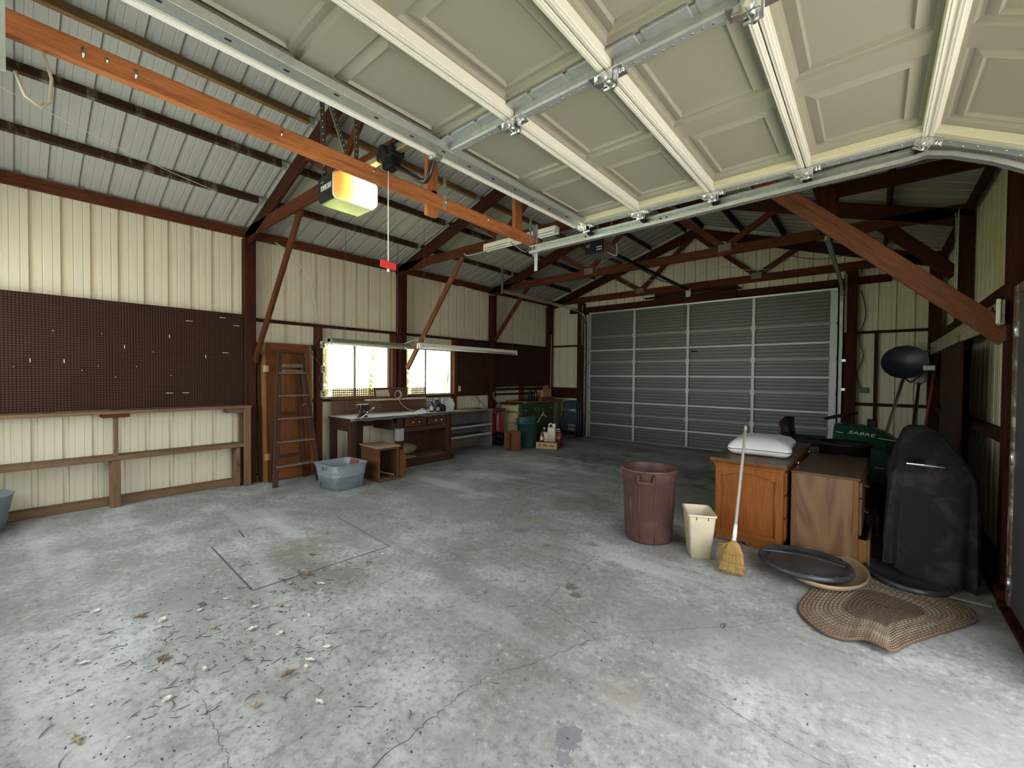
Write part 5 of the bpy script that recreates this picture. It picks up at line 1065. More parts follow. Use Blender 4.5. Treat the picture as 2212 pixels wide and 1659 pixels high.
b = MB(); b.loft([rrect(.045, .07, .006, 0.001), rrect(.045, .07, .006, 0.17)]); b.build('lower_panel', M['redb'], t, False); b = MB(); b.loft([rrect(.045, .07, .006, 0.17), rrect(.045, .07, .006, 0.29)]); b.build('upper_panel', M['black'], t, False)
for z, w_ in ((0.25, .03), (0.23, .042), (0.19, .04), (0.06, .036)): box(-w_, w_, -0.0715, -0.07, z, z + 0.012, 0.0003).build('white_line', M['white'], t, False)
# folding chairs stacked
M['chairm'] = paint('blue_grey_chair_steel', (0.040, 0.065, 0.085), 0.4, 0.2, 0.12, 8)
def chair(label, y, first=None):
    t = thing('folding_chair', label, 'folding chair', (-5.82, y, 0.0), group='folded metal chairs by the back door')
    f = lambda x, yy, z: (x, yy - 0.14 * z, z)
    leg = [(-0.23, 0.10, 0.002), (-0.215, 0.09, 0.45), (-0.17, 0.10, 0.83), (-0.13, 0.10, 0.89), (0.13, 0.10, 0.89), (0.17, 0.10, 0.83), (0.215, 0.09, 0.45), (0.23, 0.10, 0.002)]
    MB().tube([(x, yy + 0.12 * z, z) for x, yy, z in leg], 0.013, 8).build('front_frame', M['chairm'], t, False)
    for s in (-1, 1): MB().tube([(s * 0.19, 0.14 + 0.1 * z, z) for z in (0.003, 0.3, 0.62)], 0.012, 8).build('rear_leg', M['chairm'], t, False)
    b = MB(); b.loft([[(-0.165 + 0.33 * j / 8, 0.205 + 0.012 * math.sin(PI * j / 8), z) for j in range(9)] + [(0.165 - 0.33 * j / 8, 0.195 + 0.012 * math.sin(PI * (8 - j) / 8), z) for j in range(9)] for z in (0.70, 0.87)], smooth=False); b.build('backrest', M['chairm'], t, False)
    b = MB(); b.loft([[(-0.17, 0.125 + .1 * z, z), (0.17, 0.125 + .1 * z, z), (0.17, 0.14 + .1 * z, z), (-0.17, 0.14 + .1 * z, z)] for z in (0.32, 0.62)], smooth=False); b.build('seat', M['chairm'], t, False)
    for z in (0.14, 0.24): MB().tube([(-0.20, 0.12, z), (0.20, 0.12, z)], 0.010, 8).build('cross_bar', M['chairm'], t, False)
    return t
c0 = chair('frontmost folded blue-grey metal chair leaning in the far left corner', 8.92)
for k, lb in ((1, 'middle folded metal chair, just behind the frontmost one'), (2, 'rearmost folded metal chair against the corner board')):
    c = copy_tree(c0); c.location.y += 0.075 * k; c.location.x += 0.02 * k; c['label'] = lb

# ---------------------------------------------------------------- brown trash can
M['brownp'] = paint('brown_plastic', (0.090, 0.042, 0.037), 0.42, 0, 0.1, 5, dirt=(0.17, 0.10, 0.09), dirt_amt=0.45, ds=8, spec=0.45)
t = thing('trash_can', 'tall brown plastic trash can standing alone on the concrete floor', 'trash can', (-1.585, 3.86, 0.0), math.radians(24))
b = MB(); b.lathe([(0.200, 0.004), (0.212, 0.02), (0.236, 0.55), (0.244, 0.555), (0.246, 0.655)], n=48); b.build('outer_wall', M['brownp'], t, False)
b = MB(); b.lathe([(0.238, 0.66), (0.230, 0.55), (0.204, 0.03), (0.05, 0.03)], n=48, cap0=False, cap1=True); b.build('inner_wall', M['brownp'], t, False)
b = MB(); b.lathe([(0.238, 0.658), (0.244, 0.668), (0.256, 0.668), (0.260, 0.660), (0.258, 0.642), (0.247, 0.640)], n=48, cap0=False); b.build('rim', M['brownp'], t, False)
for s, nm in ((-PI / 2 - 0.12, 'handle'), (PI / 2 - 0.12, 'handle')):
    dr = Vector((math.cos(s), math.sin(s), 0)); sd = Vector((-dr.y, dr.x, 0)); b = MB()
    for e in (-1, 1): b.obox(dr * 0.262 + sd * 0.068 * e + Vector((0, 0, 0.60)), dr * 0.026, sd * 0.007, Vector((0, 0, 0.038)), 0.004)
    b.obox(dr * 0.276 + Vector((0, 0, 0.572)), dr * 0.012, sd * 0.075, Vector((0, 0, 0.011)), 0.004); b.build(nm, M['brownp'], t, False)
for a0, z0, z1 in ((-1.95, 0.02, 0.62), (-1.35, 0.02, 0.62), (-2.35, 0.02, 0.42), (0.2, 0.02, 0.62), (1.0, 0.02, 0.62), (2.2, 0.02, 0.62), (-0.6, 0.02, 0.62)):
    rr_ = lambda z: 0.212 + 0.024 * (z - 0.02) / 0.53 + (0.008 if z > 0.56 else 0)
    MB().tube([(rr_(z) * math.cos(a0), rr_(z) * math.sin(a0), z) for z in (z0, 0.3, min(z1, 0.55), z1)], 0.0045, 6).build('rib', M['brownp'], t, False)
MB().tube([(0.225 * math.cos(a), 0.225 * math.sin(a), 0.42) for a in [-2.35 - 0.08 * j for j in range(9)]], 0.004, 6).build('rib', M['brownp'], t, False)
# ---------------------------------------------------------------- almond wastebasket
M['alm'] = paint('almond_plastic', (0.66, 0.57, 0.40), 0.4, 0, 0.05, 5, dirt=(0.36, 0.28, 0.17), dirt_amt=0.35, ds=7)
t = thing('wastebasket', 'almond rectangular wastebasket beside the broom', 'wastebasket', (-1.115, 3.79, 0.0), math.radians(27))
b = MB(); b.loft([rrect(.080, .115, .02, 0.003), rrect(.105, .162, .022, 0.375)], cap1=False); b.build('outer_wall', M['alm'], t, False)
b = MB(); b.loft([rrect(.101, .158, .02, 0.375), rrect(.077, .111, .018, 0.012)], cap0=False); b.build('inner_wall', M['alm'], t, False)
MB().loft([rrect(.101, .158, .02, 0.377), rrect(.112, .170, .024, 0.377), rrect(.113, .171, .024, 0.362), rrect(.105, .162, .022, 0.362)], False, False).build('rim', M['alm'], t, False)
for e in (-0.045, 0.045): box(e - 0.004, e + 0.004, -0.1625, -0.155, 0.335, 0.362, 0.001).build('rim_gusset', M['boxw'], t, False)
# ---------------------------------------------------------------- broom
M['straw'] = wood('broom_straw', (0.42, 0.275, 0.09), (0.28, 0.165, 0.045), (0.52, 0.38, 0.17), rough=0.8, scale=1.5, knots=False); M['bh'] = wood('grey_worn_broom_handle', (0.50, 0.46, 0.40), (0.36, 0.33, 0.29), rough=0.6, scale=2, knots=False)
t = thing('broom', 'straw broom leaning on the front of the varnished cabinet', 'broom', (-0.80, 3.50, 0.0))
p0 = Vector((-0.80, 3.52, 0.0)); p1 = Vector((-0.84, 4.14, 1.085)); ax = (p1 - p0).normalized(); sd = Vector((0.97, 0.25, 0)).normalized(); sd = (sd - ax * sd.dot(ax)).normalized(); th = ax.cross(sd).normalized()
def bp(u, v, w): return p0 + sd * u + th * v + ax * w
MB().tube([bp(0, 0, 0.36), bp(0, 0, 0.9), p1], [0.0115, 0.0115, 0.0105], 12).build('handle', M['bh'], t); MB().tube([bp(0, 0, 1.21), p1 + ax * 0.004], [0.0118, 0.012], 12).build('handle_tip', M['pale'], t)
MB().tube([bp(0, 0, 0.245), bp(0, 0, 0.29), bp(0, 0, 0.39)], [0.021, 0.016, 0.0135], 12).build('ferrule', M['tape'], t); MB().tube([bp(0, 0, 0.29), bp(0, 0, 0.395)], [0.0165, 0.0138], 12).build('white_wrap', M['white'], t)
b = MB(); rg = [(0.02, 0.02, 0.262), (0.045, 0.026, 0.235), (0.070, 0.030, 0.17), (0.082, 0.032, 0.08), (0.088, 0.030, 0.03)]
b.loft([[bp(u * math.cos(2 * PI * j / 20) + 0.01 * (0.26 - w), v * math.sin(2 * PI * j / 20), w) for j in range(20)] for u, v, w in rg]); b.build('straw_core', M['straw'], t)
b = MB()
for i in range(520):
    a = random.uniform(-1, 1); c = random.choice((-1, 1)) * math.sqrt(max(0, 1 - a * a)) * random.uniform(0.75, 1.08); pts = []
    wend = random.uniform(0.0, 0.05) + 0.02 * abs(a); loose = a < -0.7 and random.random() < 0.6
    for u, v, w in ((0.022, 0.022, 0.255), (0.07, 0.031, 0.17), (0.084, 0.033, 0.08)): pts.append(bp(u * a + 0.01 * (0.26 - w) + random.uniform(-.003, .003), v * c, w))
    pts.append(bp(0.090 * a + 0.002 + random.uniform(-.006, .006), 0.031 * c, max(wend, 0.006)))
    if loose: pts = [bp(0.02 * a, 0.02 * c, 0.25), bp(0.06 * a - 0.01, 0.03 * c, 0.22), bp(0.085 * a - random.uniform(0.01, 0.035), 0.035 * c, random.uniform(0.10, 0.22))]
    pts = [Vector((p.x, p.y, max(p.z, 0.003))) for p in pts]
    b.tube(pts, [0.0016] * (len(pts) - 1) + [0.0008], 3, cap=False)
b.build('straw_bristles', M['straw'], t, kind='stuff')
M['stitch'] = paint('red_stitching', (0.25, 0.06, 0.03), 0.7)
for w, k in ((0.155, 0.075), (0.095, 0.083)): MB().tube([bp(k * math.cos(2 * PI * j / 24) * 1.02 + 0.01 * (0.26 - w), 0.034 * math.sin(2 * PI * j / 24), w + 0.006 * math.sin(j)) for j in range(24)], 0.0022, 5, closed=True).build('stitching', M['stitch'], t)
# ---------------------------------------------------------------- cabinets
M['cab'] = wood('glossy_amber_cabinet_wood', (0.27, 0.085, 0.018), (0.185, 0.055, 0.012), scale=0.7, rough=0.35, spec=0.3, knots=False); M['cabf'] = wood('amber_cabinet_frame', (0.29, 0.105, 0.028), (0.21, 0.070, 0.018), scale=0.9, rough=0.35, knots=False)
M['cabt'] = wood('dusty_brown_cabinet_top', (0.15, 0.09, 0.053), (0.11, 0.065, 0.038), scale=0.8, rough=0.35, knots=False)
t = thing('side_cabinet', 'glossy amber wooden cabinet with an arched side panel, pillow on top', 'cabinet', (-0.84, 4.26, 0.0), math.radians(-0.5))
w, D, h = 0.270, 1.62, 0.765
box(-w, w, 0.012, D, 0.06, h - 0.045).build('carcass', M['cabf'], t, False)
# framed end: stiles, rails, arched field
box(-w, -w + 0.048, -0.006, 0.012, 0.06, h - 0.045).build('stile', M['cabf'], t, False); box(w - 0.055, w, -0.006, 0.012, 0.06, h - 0.045).build('stile', M['cabf'], t, False)
box(-w + 0.048, w - 0.055, -0.006, 0.012, 0.06, 0.115).build('bottom_rail', M['cabf'], t, False)
b = MB(); x0, x1 = -w + 0.048, w - 0.055; arch = []
for j in range(17):
    s = j / 16; x = x0 + (x1 - x0) * s; q = abs(2 * s - 1); arch.append((x, 0, h - 0.115 - 0.055 * (q ** 2.2 if q < 0.85 else 0.70 + (q - 0.85) * 0.9)))
b.prism([(x1, -0.006, h - 0.045), (x0, -0.006, h - 0.045)] + [(p[0], -0.006, p[2]) for p in arch], (0, 0.018, 0)); b.build('arched_rail', M['cabf'], t, False)
box(x0, x1, 0.006, 0.012, 0.115, h - 0.06, 0.001).build('field_panel', M['cab'], t, False); MB().tube([(p[0], -0.004, p[2]) for p in arch], 0.005, 6).build('arch_bead', M['cab'], t, False)
MB().tube([(x0 + .003, -0.002, 0.12), (x0 + .003, -0.002, h - 0.16)], 0.005, 6).build('panel_bead', M['cab'], t, False); MB().tube([(x1 - .003, -0.002, 0.12), (x1 - .003, -0.002, h - 0.16)], 0.005, 6).build('panel_bead', M['cab'], t, False)
b = MB(); pr = [(0.0, h - 0.085), (-0.010, h - 0.070), (-0.014, h - 0.05), (-0.030, h - 0.036), (-0.036, h - 0.026)]
b.loft([[(-w + o_, o_, z), (w - o_, o_, z), (w - o_, D, z), (-w + o_, D, z)] for o_, z in pr], smooth=False); b.build('cornice', M['cabf'], t, False)
box(-w - 0.042, w + 0.03, -0.042, D + 0.01, h - 0.026, h, 0.008).build('top', M['cabt'], t, False)
b = MB(); b.prism([(-w + 0.01, -0.01, 0.062), (-w + 0.01, -0.01, 0.012), (-0.02, -0.01, 0.03), (0.0, -0.01, 0.001), (0.14, -0.01, 0.001), (0.16, -0.01, 0.03), (w - 0.005, -0.01, 0.062)], (0, 0.03, 0)); b.build('plinth', M['cabf'], t, False)
for x, y in ((w - 0.05, 0.05), (-w + 0.02, D - 0.08), (w - 0.05, D - 0.08)): box(x, x + 0.03, y, y + 0.05, 0.001, 0.06).build('foot', M['cabf'], t, False)
for k in range(3):
    z0 = 0.10 + k * 0.20; d = box(w, w + 0.016, 0.05, D - 0.04, z0, z0 + 0.185).build('drawer', M['cabf'], t, False)
for y in (0.40, 1.20): MB().lathe([(0.006, 0), (0.006, 0.014), (0.016, 0.02), (0.017, 0.03), (0.008, 0.036)], (w + 0.03, y, h - 0.035), 14, cap1=True, M=Matrix(((0, 0, 1), (0, 1, 0), (-1, 0, 0)))).build('knob', M['steel'], t, False)
M['ven'] = wood('matte_brown_veneer', (0.20, 0.10, 0.046), (0.15, 0.07, 0.031), scale=0.45, rough=0.42, knots=False)
m, nt, p = _nt('cathedral_grain_veneer'); nz = noise(nt, coord(nt, 'Object', (5.0, 5.0, 1.1)), 1.0, 1.5, 0.4, 0.3); wv = N(nt, 'ShaderNodeMath', operation='PINGPONG'); mu = N(nt, 'ShaderNodeMath', operation='MULTIPLY'); nt.links.new(nz, mu.inputs[0]); mu.inputs[1].default_value = 11.0; nt.links.new(mu.outputs[0], wv.inputs[0]); wv.inputs[1].default_value = 1.0
col = ramp(nt, wv.outputs[0], [(0.0, (0.115, 0.055, 0.026)), (0.3, (0.17, 0.085, 0.040)), (1.0, (0.215, 0.112, 0.054))]); f2 = noise(nt, coord(nt, 'Object', (90, 90, 3)), 1.0, 3); col = mix(nt, ramp(nt, f2, [(0.4, (0.3,) * 3), (0.6, (0,) * 3)]), col, (0.16, 0.08, 0.04))
nt.links.new(col, p.inputs['Base Color']); p.inputs['Roughness'].default_value = 0.4; M['grain'] = m
t = thing('drawer_chest', 'plain matte brown chest with wavy grain and an open bottom drawer', 'chest of drawers', (-0.298, 4.33, 0.0), math.radians(-2))
w, D, h = 0.225, 1.22, 0.715
box(-w, w, 0.012, D, 0.02, h - 0.02).build('carcass', M['ven'], t, False); box(-w, -w + 0.035, 0.0, 0.012, 0.002, h - 0.02, 0.002).build('corner_stile', M['ven'], t, False); box(w - 0.035, w, 0.0, 0.012, 0.002, h - 0.02, 0.002).build('corner_stile', M['ven'], t, False); box(-w + 0.035, w - 0.035, 0.004, 0.012, 0.002, h - 0.02, 0.001).build('end_panel', M['grain'], t, False)
box(-w - 0.004, w + 0.012, -0.006, D + 0.005, h - 0.02, h, 0.003).build('top', M['cabt'], t, False)
for x, y in ((-w + .005, D - .05), (w - .035, D - .05), (-w + .005, .02), (w - .035, .02)): box(x, x + 0.03, y, y + 0.03, 0.001, 0.02).build('foot', M['frame'], t, False)
for k, (z0, z1, out) in enumerate(((0.56, 0.68, 0.0), (0.26, 0.55, 0.0), (0.02, 0.24, 0.055))):
    d = box(w + out, w + out + 0.02, 0.02, D - 0.02, z0, z1, 0.003).build('drawer', M['ven'], t, False)
    if out: box(w - 0.02, w + out, 0.024, 0.04, z0 + 0.012, z1 - 0.01, 0.002).build('drawer_side', M['doore'], d, False)
    for y in (0.34, 0.88):
        b = MB(); x = w + out + 0.02; zc = (z0 + z1) / 2; b.tube([(x, y - 0.05, zc), (x + 0.025, y - 0.045, zc - 0.02), (x + 0.028, y, zc - 0.028), (x + 0.025, y + 0.045, zc - 0.02), (x, y + 0.05, zc)], 0.005, 6); b.build('pull', M['rust'], d, False)
# ---------------------------------------------------------------- pillow
M['pil'] = paint('white_pillow_fabric', (0.80, 0.78, 0.82), 0.85, 0, 0.02, 5, bmp=0.12); M['pip'] = paint('dark_grey_piping', (0.08, 0.08, 0.09), 0.7); M['mesh'] = paint('quilted_white_band', (0.78, 0.76, 0.72), 0.85, 0, 0.05, 60, bmp=0.35)
t = thing('pillow', 'white bed pillow with dark piping lying on the amber cabinet', 'pillow', (-0.84, 4.92, 0.767), math.radians(4))
def pr_(hx, hy, z, dent=0, n=40):
    out = []
    for j in range(n):
        a = 2 * PI * j / n; ca, sa = math.cos(a), math.sin(a); e = 0.42; r = 1 - 0.075 * math.cos(4 * a)
        x = hx * math.copysign(abs(ca) ** e, ca) * r; y = hy * math.copysign(abs(sa) ** e, sa) * r
        out.append((x, y, z + 0.012 * math.cos(2 * a) * (1 if dent else 0)))
    return out
b = MB(); b.loft([pr_(.255, .42, .055), pr_(.272, .445, .062), pr_(.262, .43, .085, 1), pr_(.225, .38, .122, 1), pr_(.14, .26, .152), pr_(.04, .1, .160)], cap0=False); b.build('pillow_top', M['pil'], t, False)
b = MB(); b.loft([pr_(.18, .32, .001), pr_(.23, .39, .008), pr_(.262, .435, .035), pr_(.272, .445, .060)], cap1=False); b.build('gusset_band', M['mesh'], t, False)
MB().tube(pr_(.275, .448, .062), 0.0035, 6, closed=True).build('piping', M['pip'], t, False)
# ---------------------------------------------------------------- bin lids on the floor
M['tanp'] = paint('tan_plastic_lid', (0.30, 0.215, 0.135), 0.45, 0, 0.08, 6); M['lidb'] = paint('scuffed_black_plastic', (0.030, 0.031, 0.035), 0.38, 0, 0.25, 7, dirt=(0.10, 0.10, 0.10), dirt_amt=0.5, ds=5)
t = thing('bin_lid', 'tan plastic bin lid lying upside down under the black lid', 'lid', (-0.265, 3.99, 0.016))
b = MB(); b.lathe([(0.20, 0.004), (0.28, 0.018), (0.318, 0.045), (0.325, 0.07), (0.315, 0.072), (0.30, 0.05), (0.26, 0.026), (0.18, 0.014)], n=48, sx=0.84, sy=1.22, cap1=True); b.build('shell', M['tanp'], t, False)
box(-0.02, 0.07, 0.385, 0.425, 0.05, 0.085, 0.008).build('handle_lug', M['tanp'], t, False)
t = thing('bin_lid', 'scuffed black bin lid resting on the tan lid by the broom', 'lid', (-0.375, 3.88, 0.089), 0.06)
b = MB(); b.lathe([(0.335, 0.0), (0.342, 0.012), (0.335, 0.040), (0.322, 0.040), (0.312, 0.016), (0.275, 0.014), (0.262, 0.024), (0.10, 0.026)], n=48, sx=0.89, sy=0.86, cap1=True); b.build('shell', M['lidb'], t, False)
b = MB(); b.loft([[(-0.29 + 0.02 * j, 0.05 + .07 * math.sin(j * .11), 0.022), (-0.29 + 0.02 * j, 0.11 + .07 * math.sin(j * .11), 0.022), (-0.29 + 0.02 * j, 0.08 + .07 * math.sin(j * .11), 0.033)] for j in range(28)]); b.build('raised_rib', M['lidb'], t, False)
for k in range(12):
    a = 2 * PI * k / 12 + 0.2; b = MB(); c = Vector((0.325 * 0.89 * math.cos(a), 0.325 * 0.86 * math.sin(a), 0.041)); b.obox(c, (0.014 * -math.sin(a), 0.014 * math.cos(a), 0), (0.006 * math.cos(a), 0.006 * math.sin(a), 0), (0, 0, 0.004), 0.001); b.build('rim_clip', M['lidb'], t, False)
t = thing('bin_lid', 'black bin lid half hidden in shadow behind the braided rug', 'lid', (0.215, 4.30, 0.018), 0.25)
b = MB(); b.lathe([(0.30, 0.0), (0.31, 0.012), (0.305, 0.045), (0.292, 0.045), (0.28, 0.016), (0.10, 0.022)], n=44, sx=0.78, sy=0.95, cap1=True); b.build('shell', M['lidb'], t, False)
# ---------------------------------------------------------------- braided oval rug
m, nt, p = _nt('braided_rug'); o = coord(nt, 'UV'); sp = nt.nodes.new('ShaderNodeSeparateXYZ'); nt.links.new(o, sp.inputs[0])
col = ramp(nt, sp.outputs['X'], [(0.0, (0.125, 0.095, 0.075)), (0.44, (0.14, 0.105, 0.08)), (0.47, (0.34, 0.28, 0.205)), (0.60, (0.31, 0.25, 0.18)), (0.63, (0.24, 0.185, 0.13)), (0.76, (0.36, 0.295, 0.215)), (0.80, (0.28, 0.205, 0.135)), (1.0, (0.22, 0.15, 0.095))])
ck = nt.nodes.new('ShaderNodeTexWave'); ck.inputs['Scale'].default_value = 1.0; mp = nt.nodes.new('ShaderNodeMapping'); mp.inputs['Scale'].default_value = (0, 10.5, 0); mp.inputs['Rotation'].default_value = (0, 0, 0); nt.links.new(o, mp.inputs[0]); nt.links.new(mp.outputs[0], ck.inputs['Vector']); ck.bands_direction = 'Y'
col = mix(nt, ramp(nt, ck.outputs['Fac'], [(0.25, (0.55,) * 3), (0.6, (0,) * 3)]), col, (0.07, 0.05, 0.038))
mr = N(nt, 'ShaderNodeMath', operation='MULTIPLY'); nt.links.new(sp.outputs['X'], mr.inputs[0]); mr.inputs[1].default_value = 19.0; fr_c = N(nt, 'ShaderNodeMath', operation='FRACT'); nt.links.new(mr.outputs[0], fr_c.inputs[0])
col = mix(nt, ramp(nt, fr_c.outputs[0], [(0.0, (0.8,) * 3), (0.22, (0,) * 3), (0.80, (0,) * 3), (1.0, (0.8,) * 3)]), col, (0.055, 0.04, 0.03)); dn = noise(nt, coord(nt, 'Object'), 4, 4); col = mix(nt, ramp(nt, dn, [(0.4, (0.35,) * 3), (0.6, (0,) * 3)]), col, (0.11, 0.08, 0.06))
nt.links.new(col, p.inputs['Base Color']); p.inputs['Roughness'].default_value = 0.95; p.inputs['Specular IOR Level'].default_value = 0.1; M['rug'] = m
t = thing('braided_rug', 'brown oval braided rug, rumpled, on the floor near the right wall', 'rug', (0.06, 3.62, 0.0))
rim = [(-0.35, 3.32), (-0.30, 3.17), (-0.20, 3.06), (-0.10, 3.055), (-0.02, 3.09), (0.055, 3.06), (0.105, 3.055), (0.16, 3.20), (0.24, 3.36), (0.34, 3.54), (0.455, 3.72), (0.52, 3.86), (0.50, 4.0), (0.40, 4.12), (0.25, 4.20), (0.08, 4.26), (-0.07, 4.24), (-0.17, 4.10), (-0.25, 3.85), (-0.32, 3.58)]
core = [(-0.02 + 0.20 * s, 3.42 + 0.40 * s) for s in (0, .25, .5, .75, 1)]
def rimp(u):
    n = len(rim); i = int(u * n) % n; f = u * n - int(u * n); a, b_, c, d = (Vector(rim[(i + k) % n]) for k in (-1, 0, 1, 2))
    return 0.5 * (2 * b_ + (c - a) * f + (2 * a - 5 * b_ + 4 * c - d) * f * f + (3 * b_ - a - 3 * c + d) * f ** 3)
def seg_near(q):
    A = Vector((0.0, 3.45)); B = Vector((0.14, 3.84)); s = max(0.0, min(1.0, (q - A).dot(B - A) / (B - A).length_squared)); return A + (B - A) * s
NR, NS = 19, 150
def rugz(x, y): return 0.013 + 0.036 * math.exp(-(((x - 0.03) * 1.0 + (y - 3.12) * .2) / 0.10) ** 2) * max(0, 1 - (y - 3.03) / 0.45) + 0.008 * (1 + math.sin(x * 9 + 1) * math.sin(y * 6))
b = MB(); vv = {}; rings = []
def addf(ids, uv): b.face(ids, uv, True)
for r in range(NR):
    for half in range(4):                                           # each braid is a rounded ridge
        k = (r + half / 4) / NR; ring = []
        for j in range(NS):
            q = rimp(j / NS); c = Vector((0.09, 3.66)); sc_ = max(0.012, 1 - k * 0.985); pnt = c + (q - c) * sc_ + Vector((-0.012, -0.03)) * math.sin(PI * k)
            ph = math.sin(j * PI * 2 * 24 / NS * max(0.25, 1 - k) + r * 1.7)
            z = rugz(pnt.x, pnt.y) + 0.0045 * math.sin(PI * half / 4) + 0.0015 * ph * math.sin(PI * half / 4)
            ring.append((len(b.v), 1 - k, j)); b.v.append(Vector((pnt.x, pnt.y, z)))
        rings.append(ring)
for ri, (A, B) in enumerate(zip(rings, rings[1:])):
    q0 = round(max(.15, 1 - (ri // 4) / NR) * 32) / 32; q1 = 0.015 * ((ri // 4) % 2)
    for j in range(NS):
        j2 = (j + 1) % NS; addf([A[j][0], A[j2][0], B[j2][0], B[j][0]], [(A[j][1], j / NS * 3.2 * q0 + q1), (A[j][1], (j + 1) / NS * 3.2 * q0 + q1), (B[j][1], (j + 1) / NS * 3.2 * q0 + q1), (B[j][1], j / NS * 3.2 * q0 + q1)])
b.face([q[0] for q in rings[-1]], [(0, 0)] * NS)
n0 = len(b.v)
for j in range(NS): q = rings[0][j][0]; v = b.v[q]; b.v.append(Vector((v.x, v.y, max(0.001, v.z - 0.011))))
for j in range(NS): j2 = (j + 1) % NS; addf([rings[0][j][0], rings[0][j2][0], n0 + j2, n0 + j], [(1, 0), (1, 0), (.95, 0), (.95, 0)])
b.face([n0 + j for j in range(NS)], [(.9, 0)] * NS)
b.build('braided_cloth', M['rug'], t)

# ---------------------------------------------------------------- shrouded machine and brush
M['tarp'] = paint('faded_black_cloth_lit_patches', (0.015, 0.015, 0.0145), 0.9, 0, 0.2, 4, dirt=(0.060, 0.058, 0.05), dirt_amt=0.7, ds=5, spec=0.3, bmp=0.1)  # paler dirt tone here paints lit patches onto the cloth
t = thing('covered_machine', 'machine under a faded black cloth cover by the right wall', 'covered machine', (0.36, 4.8, 0.0))
def cov(x0, x1, y0, y1, z, fold, pk=0):
    out = []; n = 84
    for j in range(n):
        a = 2 * PI * j / n; ca, sa = math.cos(a), math.sin(a); e = 0.32; f = 1 + fold * (0.5 * math.sin(13 * a + 1.3) + 0.35 * math.sin(7 * a) + 0.25 * math.sin(21 * a + 2))
        x = (x0 + x1) / 2 + (x1 - x0) / 2 * math.copysign(abs(ca) ** e, ca) * f; y = (y0 + y1) / 2 + (y1 - y0) / 2 * math.copysign(abs(sa) ** e, sa) * f
        out.append((x, y, z + (0.05 * math.sin(2 * a + 0.6) + 0.02 * math.sin(9 * a) if pk else 0)))
    return out
b = MB(); b.loft([cov(.075, .60, 4.31, 5.30, .07, .10, 1), cov(.08, .60, 4.30, 5.28, .30, .07), cov(.095, .60, 4.31, 5.26, .62, .04), cov(.105, .595, 4.32, 5.24, .79, .012), cov(.125, .575, 4.35, 5.22, .825, .01), cov(.16, .50, 4.50, 5.10, .96, .02), cov(.20, .40, 4.66, 4.96, 1.09, .03), cov(.23, .33, 4.72, 4.88, 1.125, .02)], cap0=False)
b.build('cloth_cover', M['tarp'], t); box(0.14, 0.54, 4.40, 5.2, 0.05, 0.5).build('machine_body', M['blackm'], t)
for x in (0.17, 0.51):
    for y in (4.48, 5.1): b = MB(); b.tube([(x - 0.025, y, 0.07), (x + 0.025, y, 0.07)], 0.068, 16); b.build('wheel', M['black'], t)
t = thing('snow_brush', 'brush with a pale green handle lying on the covered machine', 'brush', (0.32, 4.40, 0.862))
M['mint'] = paint('pale_green_plastic', (0.33, 0.45, 0.40), 0.4)
MB().beam((0.30, 4.395, 0.865), (0.47, 4.40, 0.852), 0.022, 0.014).build('handle', M['mint'], t); MB().beam((0.20, 4.39, 0.868), (0.30, 4.395, 0.866), 0.02, 0.012).build('brush_bar', M['galv'], t)
b = MB()
for i in range(60): q = Vector((0.20 + i * 0.0016, 4.40 + random.uniform(-.008, .008), 0.872)); b.tube([q, q + Vector((random.uniform(-.01, .01), random.uniform(0, .02), 0.04))], 0.0015, 3, False)
b.build('bristles', M['black'], t, kind='stuff')
tag(box(0.04, 0.62, 4.14, 4.17, 0.012, 0.02, 0.002).build('metal_strip', M['galv_d']), 'thin metal strip on the floor in front of the covered machine', 'strip')

# ---------------------------------------------------------------- riding mower
M['mgreen'] = paint('dark_green_mower_paint', (0.012, 0.075, 0.035), 0.28, 0, 0.08, 4); M['seatr'] = paint('dull_red_seat_back', (0.10, 0.018, 0.012), 0.5)
t = thing('riding_mower', 'dark green riding mower with a black seat, behind the cabinets', 'mower', (-0.35, 6.5, 0.0))
def hood(x, k): return [(x, 6.12, 0.44), (x, 6.12, 0.74 - k), (x, 6.15, 0.795 - k), (x, 6.36, 0.925 - k), (x, 6.45, 0.94 - k), (x, 6.62, 0.94 - k), (x, 6.83, 0.80 - k), (x, 6.86, 0.74 - k), (x, 6.86, 0.44)]
b = MB(); b.loft([hood(-0.36, 0.0), hood(-0.34, -0.012), hood(-0.1, -0.01), hood(0.12, 0.05), hood(0.22, 0.13), hood(0.25, 0.2)], smooth=False); b.build('hood', M['mgreen'], t)
up = Vector((0, 0.21, 0.13)).normalized(); xd = Vector((1, 0, -0.11)).normalized()
text_mesh('hood_lettering', 'SABRE', 0.082, M['white'], t, frame_m(Vector((-0.10, 6.245, 0.862)) - t.location + up.cross(xd) * -0.004, xd, up), sx=1.05, extr=0.001, shear=0.25)
o_ = Vector((-0.10, 6.245, 0.855)); nrm = xd.cross(up)
for a, c, off in ((-0.235, -0.165, -0.028), (0.15, 0.32, -0.028)): MB().obox(o_ + xd * (a + c) / 2 + up * off + nrm * 0.008, xd * (c - a) / 2, up * 0.004, nrm * 0.001, 0.0003).build('pinstripe', M['white'], t)
box(0.02, 0.11, 6.113, 6.121, 0.50, 0.515, 0.001).build('model_plate', M['white'], t)
b = MB(); b.box(-1.10, 0.24, 6.16, 6.82, 0.30, 0.45, 0.02); b.box(-1.12, -0.45, 6.10, 6.88, 0.44, 0.60, 0.05); b.build('fender_deck', M['mgreen'], t)
b = MB(); b.box(-0.85, -0.05, 5.98, 7.0, 0.12, 0.27, 0.03); b.build('mower_deck', M['black'], t)
